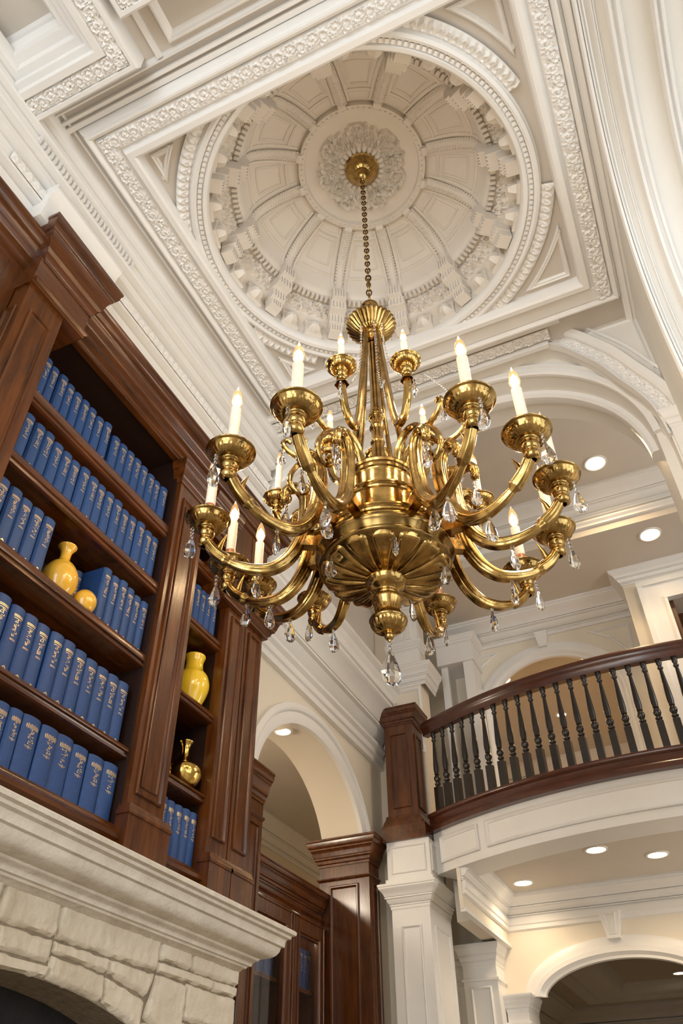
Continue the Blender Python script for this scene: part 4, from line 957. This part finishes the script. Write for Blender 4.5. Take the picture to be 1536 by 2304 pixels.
while z > 3.60: link(c_, z, .042, .012, .0042, (k % 2) * PI / 2 + .3); z -= .033; k += 1
link(c_, 3.615, .05, .014, .004, .3); link(c_, 3.575, .10, .020, .0045, 1.87); link(c_, 3.485, .055, .013, .004, .3); link(c_, 3.44, .06, .018, .005, 1.87); link(c_, 3.39, .065, .015, .005, .3)
c_.lathe(zc([(.0, 3.56), (.008, 3.555), (.014, 3.53), (.006, 3.50), (.0, 3.495)]), seg=10)
c_.build('chain', M_BRASSD, ch)
MB().lathe(zc([(.0, 3.345), (.03, 3.342), (.045, 3.33), (.046, 3.318), (.038, 3.312), (.044, 3.30), (.05, 3.285), (.05, 3.27), (.0, 3.265)]), seg=32).build('crown_neck', M_BRASSD, ch)
MB().lathe(zc(sm([(.045, 3.265), (.078, 3.235), (.100, 3.20), (.114, 3.185), (.118, 3.172), (.112, 3.160), (.096, 3.140), (.072, 3.115), (.052, 3.103), (.046, 3.10), (.046, 3.088), (.038, 3.08)], 4)), seg=120, flute=flt(30, .09, 3.10, 3.245)).build('fluted_crown', M_BRASS, ch)
MB().lathe(zc(sm([(.038, 3.09), (.042, 3.075), (.036, 3.06), (.026, 3.05), (.026, 3.03), (.021, 3.02), (.021, 2.62), (.027, 2.55), (.026, 2.53), (.034, 2.52), (.034, 2.50), (.027, 2.49), (.028, 2.45), (.033, 2.44), (.025, 2.42), (.026, 2.36), (.031, 2.35), (.026, 2.33), (.030, 2.24), (.034, 2.22), (.028, 2.20), (.030, 2.13)], 3)), seg=32).build('stem', M_BRASS, ch)
body = [(.0, 2.14), (.128, 2.14), (.140, 2.136), (.144, 2.127), (.140, 2.118), (.132, 2.114), (.138, 2.106), (.137, 2.097), (.130, 2.092), (.127, 2.084), (.127, 1.985), (.133, 1.978), (.178, 1.976), (.187, 1.969), (.187, 1.962), (.179, 1.957), (.183, 1.950), (.181, 1.944), (.175, 1.940), (.174, 1.842), (.180, 1.834), (.217, 1.832), (.226, 1.826), (.226, 1.818), (.218, 1.812), (.222, 1.805), (.219, 1.798), (.214, 1.794), (.215, 1.750), (.222, 1.728), (.236, 1.712), (.239, 1.706)]
MB().lathe(zc(body), seg=96).build('drum', M_BRASS, ch, ang=28)
for zz, rr in ((1.958, .180), (1.813, .219), (2.112, .134)):
    MB().lathe(zc([(rr - .004, zz + .007), (rr + .003, zz + .005), (rr + .004, zz), (rr + .003, zz - .005), (rr - .004, zz - .007)]), seg=96).build('dark_band', M_BRASSD, ch)
MB().lathe(zc([(.215, 1.765), (.243, 1.760), (.253, 1.752), (.255, 1.742), (.250, 1.734), (.243, 1.725), (.235, 1.704)]), seg=96).build('rim', M_BRASSD, ch, ang=50)
bowl = sm([(.234, 1.712), (.242, 1.704), (.238, 1.692), (.212, 1.676), (.168, 1.662), (.115, 1.654), (.05, 1.648)], 5)
MB().lathe(zc(bowl), seg=96).build('bowl', M_BRASSD, ch, ang=60)
pt = MB()
def bowl_at(s):
    f_ = s * (len(bowl) - 1); i = min(int(f_), len(bowl) - 2); t = f_ - i
    return bowl[i][0] * (1 - t) + bowl[i + 1][0] * t, bowl[i][1] * (1 - t) + bowl[i + 1][1] * t
for k in range(14):
    a0 = 2 * PI * k / 14 + .11; ns, nq = 18, 10; base = len(pt.v)
    for i in range(ns + 1):
        s = .36 + .60 * i / ns; r, z_ = bowl_at(s); t = i / ns
        half = .049 * math.sqrt(max(0, 1 - (1 - min(1, t / .28)) ** 2)) * (1 - .80 * max(0, (t - .12) / .88)) + .0008
        for j in range(nq + 1):
            q = -1 + 2 * j / nq; h = .010 * (1 - abs(q) ** 5) * min(1, t * 6) * (.65 + .35 * q * q) - .001
            a = a0 + q * half / r
            pt.v.append(((r + h) * math.cos(a), (r + h) * math.sin(a), z_ - h * 1.6 - CB))
    for i in range(ns):
        for j in range(nq): b_ = base + i * (nq + 1) + j; pt.f.append((b_, b_ + 1, b_ + nq + 2, b_ + nq + 1))
pt.build('petals', M_BRASS, ch, ang=60)
MB().lathe(zc(sm([(.055, 1.660), (.070, 1.650), (.074, 1.632), (.062, 1.610), (.044, 1.598), (.037, 1.590), (.040, 1.580), (.036, 1.572)], 4)), seg=64, flute=flt(24, .04, 1.605, 1.655)).build('knop', M_BRASS, ch)
MB().lathe(zc(sm([(.034, 1.575), (.050, 1.567), (.055, 1.552), (.050, 1.535), (.047, 1.51), (.051, 1.488), (.063, 1.478), (.067, 1.470), (.063, 1.462), (.060, 1.452), (.048, 1.436), (.028, 1.426), (.012, 1.422), (.015, 1.416), (.017, 1.409), (.013, 1.400), (.006, 1.395), (.004, 1.388), (.0, 1.386)], 4)), seg=80, flute=flt(20, .05, 1.428, 1.462)).build('finial', M_BRASS, ch)

# crystals ------------------------------------------------------------
def clean(o):
    import bmesh
    b = bmesh.new(); b.from_mesh(o.data); bmesh.ops.remove_doubles(b, verts=b.verts, dist=.00005); bmesh.ops.recalc_face_normals(b, faces=b.faces); b.to_mesh(o.data); b.free()
    for p in o.data.polygons: p.use_smooth = False
    return o
def crystal_mb(L, w, beads=2, flat=.55):
    """hangs down from the origin"""
    mb = MB(); z = -.004
    for i in range(beads):
        r = .0075; mb.lathe([(0, z), (r * .7, z - r * .3), (r, z - r), (r * .7, z - r * 1.7), (0, z - r * 2)], seg=8); z -= r * 2 + .003
    g = MB().lathe([(0, 0), (w * .14, -L * .02), (w * .20, -L * .12), (w * .36, -L * .34), (w * .50, -L * .62), (w * .46, -L * .80), (w * .26, -L * .94), (0, -L)], seg=8)
    mb.add([(x, y * flat, zz + z) for x, y, zz in g.v], g.f); return mb
def crystal(parent, loc, L, w, rot=0, beads=2, name='crystal_drop'):
    o = clean(crystal_mb(L, w, beads).build(name, M_CRY, parent)); o.location = loc; o.rotation_euler = (0, 0, rot); return o
def leaves(mb, r, z, n=6, s=.012):
    mb.lathe([(r, z), (r + s, z - s * .6), (r + s * .7, z - s * 1.6), (r * .8, z - s * 1.4)], seg=n * 6, flute=lambda a, rr, zz: 1 + .10 * math.cos(n * a))

def arm_mesh(path, rad, seg=30):
    P = [Vector((r, 0, z - CB)) for r, z in path]; P = cr(P, 7)
    return MB().tube(P, lambda t: rad(t) * 1.1, seg, shape=lambda a: 1 + .075 * math.cos(6 * a), up=(0, 1, 0))
def candle_set(arm, r, z, s=1., cl=.20, bulb=M_BULB, flame=True):
    """drip pan, socket, sleeve, bulb on the end of an arm; z = rim of the pan"""
    Z = z - CB
    def q(P): return [(a * s, Z + (b - 0) * s) for a, b in P]
    pan = MB().lathe([(a, b) for a, b in q(sm([(.018, -.034), (.034, -.042), (.052, -.038), (.067, -.026), (.075, -.012), (.078, -.005), (.084, -.001), (.086, .003), (.080, .005), (.066, -.008), (.045, -.020), (.020, -.018)], 4))], (r, 0, 0), 120, flute=lambda a, rr, zz: 1 + (.025 * abs(math.sin(15 * a)) if Z - .040 * s < zz < Z - .016 * s else 0)).build('drip_pan', M_BRASS, arm, ang=50)
    sk = MB().lathe(q(sm([(.012, -.128), (.024, -.122), (.029, -.105), (.022, -.090), (.028, -.082), (.032, -.066), (.028, -.052), (.034, -.046), (.034, -.040), (.014, -.034)], 4)), (r, 0, 0), 24).build('socket', M_BRASS, arm, ang=50)
    MB().lathe(q([(.0, -.02), (.021, -.02), (.0215, .0), (.0215, .070), (.0198, .073), (.0, .074)]), (r, 0, 0), 20).build('candle_collar', M_COPPER, arm)
    ct_ = cl
    MB().lathe([(0, Z + .02 * s), (.0195 * s, Z + .02 * s), (.0195 * s, Z + ct_ - .003), (.017 * s, Z + ct_), (0, Z + ct_)], (r, 0, 0), 20).build('candle_sleeve', M_CANDLE, arm)
    MB().lathe(sm([(0, Z + ct_ + .002), (.010 * s, Z + ct_ + .004), (.020 * s, Z + ct_ + .030 * s), (.0215 * s, Z + ct_ + .045 * s), (.016 * s, Z + ct_ + .078 * s), (.007 * s, Z + ct_ + .105 * s), (.001, Z + ct_ + .122 * s), (0, Z + ct_ + .124 * s)], 4), (r, 0, 0), 20).build('bulb', M_BGLASS, arm, ang=80)
    MB().lathe(sm([(0, Z + ct_ + .008), (.008 * s, Z + ct_ + .016), (.0165 * s, Z + ct_ + .034 * s), (.014 * s, Z + ct_ + .058 * s), (.005 * s, Z + ct_ + .075 * s), (0, Z + ct_ + .086 * s)], 3), (r, 0, 0), 12).build('filament', bulb, arm, ang=80)

main_path = [(.375, 2.02), (.375, 2.055), (.352, 2.08), (.32, 2.075), (.298, 2.04), (.292, 1.98), (.298, 1.89), (.318, 1.80), (.358, 1.725), (.415, 1.682), (.485, 1.68), (.555, 1.705), (.615, 1.75), (.65, 1.80), (.66, 1.84)]
def arm_rad(t): return .012 + .013 * math.sin(PI * min(1, t * 1.25)) ** .7 if t < .8 else .021 - .006 * (t - .8) / .2
def build_arm(bulb, cl):
    mb = arm_mesh(main_path, arm_rad)
    # thorn leaf near the pan, scroll bead and collar at the drum
    mb.tube([(.612, 0, 1.755 - CB), (.60, 0, 1.80 - CB), (.583, 0, 1.84 - CB)], lambda t: .014 * (1 - t) + .001, 8, up=(0, 1, 0))
    mb.lathe([(.0, .018), (.015, .010), (.018, 0), (.015, -.01), (0, -.018)], (.375, 0, 2.02 - CB), 12)
    mb.box(.19, .335, -.018, .018, 1.785 - CB, 1.83 - CB)
    v0 = len(mb.v)
    arm = mb.build('arm', M_BRASS, ch, ang=50)
    # counter scroll on top of the arm
    sc = MB().tube(cr([Vector((r, 0, z - CB)) for r, z in ((.36, 1.745), (.42, 1.755), (.47, 1.79), (.485, 1.84), (.46, 1.87), (.435, 1.85), (.445, 1.83))], 6), lambda t: .010 - .004 * t, 8, up=(0, 1, 0))
    candle_set(arm, .66, 1.907, 1., cl, bulb)
    crystal(arm, (.712, .0, 1.875 - CB), .095, .050, .3, 3)
    crystal(arm, (.46, .0, 1.665 - CB), .088, .050, 1.2, 1)
    crystal(arm, (.368, .0, 2.00 - CB), .085, .045, .5, 2)
    return arm
def place(proto, az, first):
    if first: o = proto
    else:
        o = proto.copy(); COL.objects.link(o); o.parent = ch
        for c in list(proto.children):
            d = c.copy(); COL.objects.link(d); d.parent = o
    o.rotation_euler = (0, 0, math.radians(az)); return o
arms_az = [-93, -43, -120, -21, -153, 2, -178, 167, 143, 88, 51, 28]
A_ = build_arm(M_BULB, .225)
arms = [place(A_, az, i == 0) for i, az in enumerate(arms_az)]
for i, k in ((8, .86), (9, .91), (7, .97)): arms[i].scale = (k, k, 1)
# upper tier
up_path = [(.05, 3.09), (.068, 2.90), (.095, 2.68), (.125, 2.50), (.150, 2.36), (.180, 2.285), (.220, 2.275), (.255, 2.32), (.275, 2.39), (.282, 2.475)]
def build_up():
    mb = arm_mesh(up_path, lambda t: .010 + .006 * t, 24); leaves(mb, .0, 2.0, 3) if False else None
    mb.lathe([(.012, 2.475 - CB), (.022, 2.462 - CB), (.027, 2.44 - CB), (.020, 2.452 - CB), (.012, 2.46 - CB)], (.282, 0, 0), 24, flute=lambda a, r, z: 1 + .1 * math.cos(6 * a))
    arm = mb.build('upper_arm', M_BRASS, ch, ang=50)
    candle_set(arm, .282, 2.56, .74, .135, M_BULB)
    crystal(arm, (.31, .012, 2.43 - CB), .070, .034, 0, 2)
    return arm
U_ = build_up(); ups = [place(U_, az, i == 0) for i, az in enumerate((-98, -42, 60, 110, 160))]
# short scrolls that carry the middle candles
mid_path = [(.145, 2.03), (.18, 1.96), (.23, 1.92), (.29, 1.91), (.35, 1.93), (.40, 1.98), (.42, 2.03)]
def build_mid():
    mb = arm_mesh(mid_path, lambda t: .014, 10); arm = mb.build('inner_arm', M_BRASS, ch, ang=50)
    candle_set(arm, .42, 2.11, .68, .185, M_BULBD); crystal(arm, (.33, 0, 1.895 - CB), .06, .032, .4, 2); return arm
Mi = build_mid(); mids = [place(Mi, az, i == 0) for i, az in enumerate((-166, 37))]
# S-scrolls springing from the drum between the arms
def build_scroll():
    P = [(.115, 2.15), (.13, 2.20), (.160, 2.24), (.20, 2.255), (.24, 2.24), (.27, 2.205), (.31, 2.18), (.35, 2.185), (.385, 2.21), (.40, 2.24), (.385, 2.26), (.368, 2.25)]
    mb = arm_mesh(P, lambda t: .017 - .009 * t, 10)
    P2 = [(.27, 2.205), (.32, 2.16), (.36, 2.09), (.365, 2.03), (.335, 1.99), (.30, 2.00), (.295, 2.03), (.315, 2.04)]
    q = arm_mesh(P2, lambda t: .012 - .004 * t, 8); mb.add(q.v, q.f)
    mb.lathe([(0, .012), (.010, .006), (.012, 0), (.008, -.010), (0, -.014)], (.27, 0, 2.205 - CB), 10)
    o = mb.build('scroll', M_BRASS, ch, ang=50)
    crystal(o, (.275, 0, 2.175 - CB), .11, .055, .8, 2); crystal(o, (.40, 0, 2.20 - CB), .06, .03, .2, 1); return o
Sc = build_scroll(); scr = [place(Sc, az, i == 0) for i, az in enumerate((-107, -32, -140, -10, 70, 115))]
# straight ribbon bars from crown to stem
def build_bar():
    return arm_mesh([(.04, 3.08), (.055, 2.9), (.075, 2.7), (.10, 2.5), (.118, 2.4), (.125, 2.28), (.11, 2.15)], lambda t: .007 + .003 * t, 8).build('guard_bar', M_BRASS, ch, ang=50)
Bp = build_bar(); brs = [place(Bp, az, i == 0) for i, az in enumerate((-110, -25, 85, 150))]
# bead swags
def swag(az, P):
    mb = MB(); pts = cr([Vector((r, 0, z - CB)) for r, z in P], 8)
    L = 0; last = pts[0]
    for a, b in zip(pts, pts[1:]):
        n = max(1, int((b - a).length / .014))
        for k in range(n):
            p = a.lerp(b, k / n); r = .0058; mb.lathe([(0, r), (r * .8, r * .5), (r * .8, -r * .5), (0, -r)], (p.x, p.y, p.z), 6)
    o = clean(mb.build('bead_swag', M_CRY, ch)); o.rotation_euler = (0, 0, math.radians(az)); return o
for az, P in ((-110, [(.075, 3.10), (.08, 2.95), (.10, 2.75), (.16, 2.60), (.21, 2.545)]), (-58, [(.075, 3.10), (.08, 2.9), (.09, 2.7), (.13, 2.56), (.20, 2.52)]), (-30, [(.08, 3.1), (.09, 2.9), (.13, 2.7), (.25, 2.52)]),
              (-15, [(.26, 2.60), (.33, 2.47), (.38, 2.35), (.40, 2.28)]), (-140, [(.26, 2.55), (.30, 2.42), (.36, 2.32), (.40, 2.28)])): swag(az, P)
for i in range(10):
    a = math.radians(36 * i + 12); crystal(ch, (.215 * math.cos(a), .215 * math.sin(a), 1.715 - CB), .085, .045, a, 2) if i in (0, 2, 6, 8) else None
for a, zz in ((-110, 2.06), (-34, 2.03)):
    t = math.radians(a); crystal(ch, (.30 * math.cos(t), .30 * math.sin(t), 1.80 - CB + .0), .095, .060, t, 2)
for dx, zz, L, w in ((.0, 1.388, .125, .078),):
    o = crystal(ch, (dx, 0, zz - CB), L, w, .9, 2, 'crystal_pendant')

# =================================================================== RECESSED LIGHTS
def downlight(x, y, z, label, r=.075, power=9, group='recessed ceiling lights'):
    o = root('recessed_light', label, 'ceiling light', (x, y, z), group, absolute=False)
    MB().lathe([(r, .012), (r, -.002), (r + .004, -.006), (r + .018, -.004), (r + .020, .002), (r + .02, .01)], seg=40).build('rim', M_LRIM, o)
    MB().lathe([(.0005, .0), (r, .0), (r, .003), (.0005, .003)], seg=32).build('lens', M_LAMP, o)
    if power:
        L = bpy.data.lights.new('downlight_beam', 'SPOT'); L.energy = power; L.color = (1, .68, .36) if z > 3 else (1, .76, .50); L.spot_size = math.radians(150); L.spot_blend = .9; L.shadow_soft_size = .06
        lo = bpy.data.objects.new('downlight_beam', L); COL.objects.link(lo); lo.location = (x, y, z - .03)
downlight(.085, 5.60, 4.995, 'recessed light in the grey ceiling inside the great arch, nearest the chandelier', .085, 60)
downlight(.37, 6.33, 4.595, 'recessed light in the upper hall ceiling at the right edge of the picture', .085, 9)
downlight(-1.494, 7.79, 4.245, 'recessed light just above the handrail left of the keystone, seen through the upper arch', .075, 55)
downlight(-.548, 7.66, 4.245, 'recessed light seen through the upper arch beside its right curve', .075, 55)
downlight(-1.085, 8.91, 4.245, 'small distant recessed light seen between the middle balusters', .05, 45)
downlight(-.229, 8.79, 4.245, 'small distant recessed light seen between the right-hand balusters', .05, 45)
downlight(-.757, 6.57, 1.982, 'middle one of the three recessed lights under the balcony', .072, 17)
downlight(-.337, 6.91, 1.982, 'right-hand one of the three recessed lights under the balcony', .072, 17)
downlight(-1.49, 7.18, 1.982, 'left-hand one of the three recessed lights under the balcony', .072, 17)
downlight(-.664, 11.55, 1.947, 'recessed light in the coffered ceiling of the far lower room', .075, 60)
downlight(-2.68, 4.93, 2.655, 'recessed light in the crown of the narrow archway above the glass bookcase', .055, 10)

L = bpy.data.lights.new("side_room_lamp", "POINT"); L.energy = 45; L.color = (1, .86, .68); L.shadow_soft_size = .12; o = bpy.data.objects.new("side_room_lamp", L); COL.objects.link(o); o.location = (-3.5, 4.0, 2.2)  # added fill light without a fixture, brightens the room behind the archway

for y_ in (5.2, 5.78):      # added point lights, no fixtures, brighten the inside of the glass bookcase
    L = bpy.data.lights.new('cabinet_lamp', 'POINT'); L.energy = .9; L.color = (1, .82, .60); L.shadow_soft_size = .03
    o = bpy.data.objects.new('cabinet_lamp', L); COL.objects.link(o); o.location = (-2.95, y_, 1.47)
# =================================================================== LIGHT
def area(name, loc, rot, sx, sy, e, col):
    L = bpy.data.lights.new(name, 'AREA'); L.shape = 'RECTANGLE'; L.size = sx; L.size_y = sy; L.energy = e; L.color = col
    o = bpy.data.objects.new(name, L); COL.objects.link(o); o.location = loc; o.rotation_euler = rot; return o
for ya, yb, za_, zb_ in wr:      # daylight entering each tall window
    area('window_daylight', (4.55, (ya + yb) / 2, (za_ + zb_) / 2), (0, math.radians(90), 0), zb_ - za_, yb - ya, 46, (.86, .93, 1))
for xa, xb in ((-2.0, -.6), (-.2, 1.2), (1.9, 3.5)):
    area('window_daylight', ((xa + xb) / 2, -3.3, 1.4), (math.radians(90), 0, 0), xb - xa, 3.8, 115, (.90, .95, 1))
area('window_daylight', (3.10, 5.1, 3.65), (0, math.radians(90), 0), 1.6, 1.3, 38, (.95, .97, 1))  # added fill for the upper hall, no opening in the wall behind it
area('window_daylight', (3.10, 6.85, .6), (0, math.radians(90), 0), 1.9, 1.0, 45, (1, .97, .92))  # added fill below the balcony, set in front of solid wall
def lamp(name, loc, e, r, col=(1, .80, .56)):
    L = bpy.data.lights.new(name, 'POINT'); L.energy = e; L.shadow_soft_size = r; L.color = col
    o = bpy.data.objects.new(name, L); COL.objects.link(o); o.location = loc; return o
for i, az in enumerate(arms_az):
    if i % 2 == 0 or True: a = math.radians(az); lamp('candle_glow', (X0 + .66 * math.cos(a), Y0 + .66 * math.sin(a), 2.36), 2.4, .03)
for az in (-98, -42, 60, 110): a = math.radians(az); lamp('candle_glow', (X0 + .282 * math.cos(a), Y0 + .282 * math.sin(a), 2.84), 1.6, .03)
w = bpy.data.worlds.new('World'); scene.world = w; w.use_nodes = True
bgn = w.node_tree.nodes['Background']; bgn.inputs[0].default_value = (.86, .92, 1, 1); bgn.inputs[1].default_value = .35

# =================================================================== CAMERA
f_px = 1747.96
R3 = ((0.9118743016925533, 0.4103430230818476, -0.010191237450286921), (-0.2768437302661955, 0.5964986074659628, -0.7533571266693273), (-0.3030557818702951, 0.6897883839984671, 0.6575326443422917))
cam = bpy.data.cameras.new('camera'); co = bpy.data.objects.new('camera', cam); COL.objects.link(co)
rx, dn, fw = R3
co.matrix_world = Matrix(((rx[0], -dn[0], -fw[0], 0), (rx[1], -dn[1], -fw[1], 0), (rx[2], -dn[2], -fw[2], 0), (0, 0, 0, 1)))
cam.sensor_fit = 'VERTICAL'; cam.sensor_height = 36; cam.lens = 36 * f_px / 2304; cam.clip_start = .05; cam.clip_end = 100
scene.camera = co
for o in list(COL.objects):
    if o.parent is None: o.location.z += ZO
    for k in ('_abs', '_org'):
        if k in o: del o[k]
scene.view_settings.view_transform = 'Standard'; scene.view_settings.look = 'None'; scene.view_settings.gamma = 1; scene.view_settings.use_curve_mapping = False
scene.view_settings.exposure = 0.22
c = scene.cycles; c.use_denoising = True; c.max_bounces = 10; c.diffuse_bounces = 4; c.glossy_bounces = 4; c.transmission_bounces = 8; c.transparent_max_bounces = 8; c.caustics_reflective = False; c.caustics_refractive = False; c.sample_clamp_indirect = 6
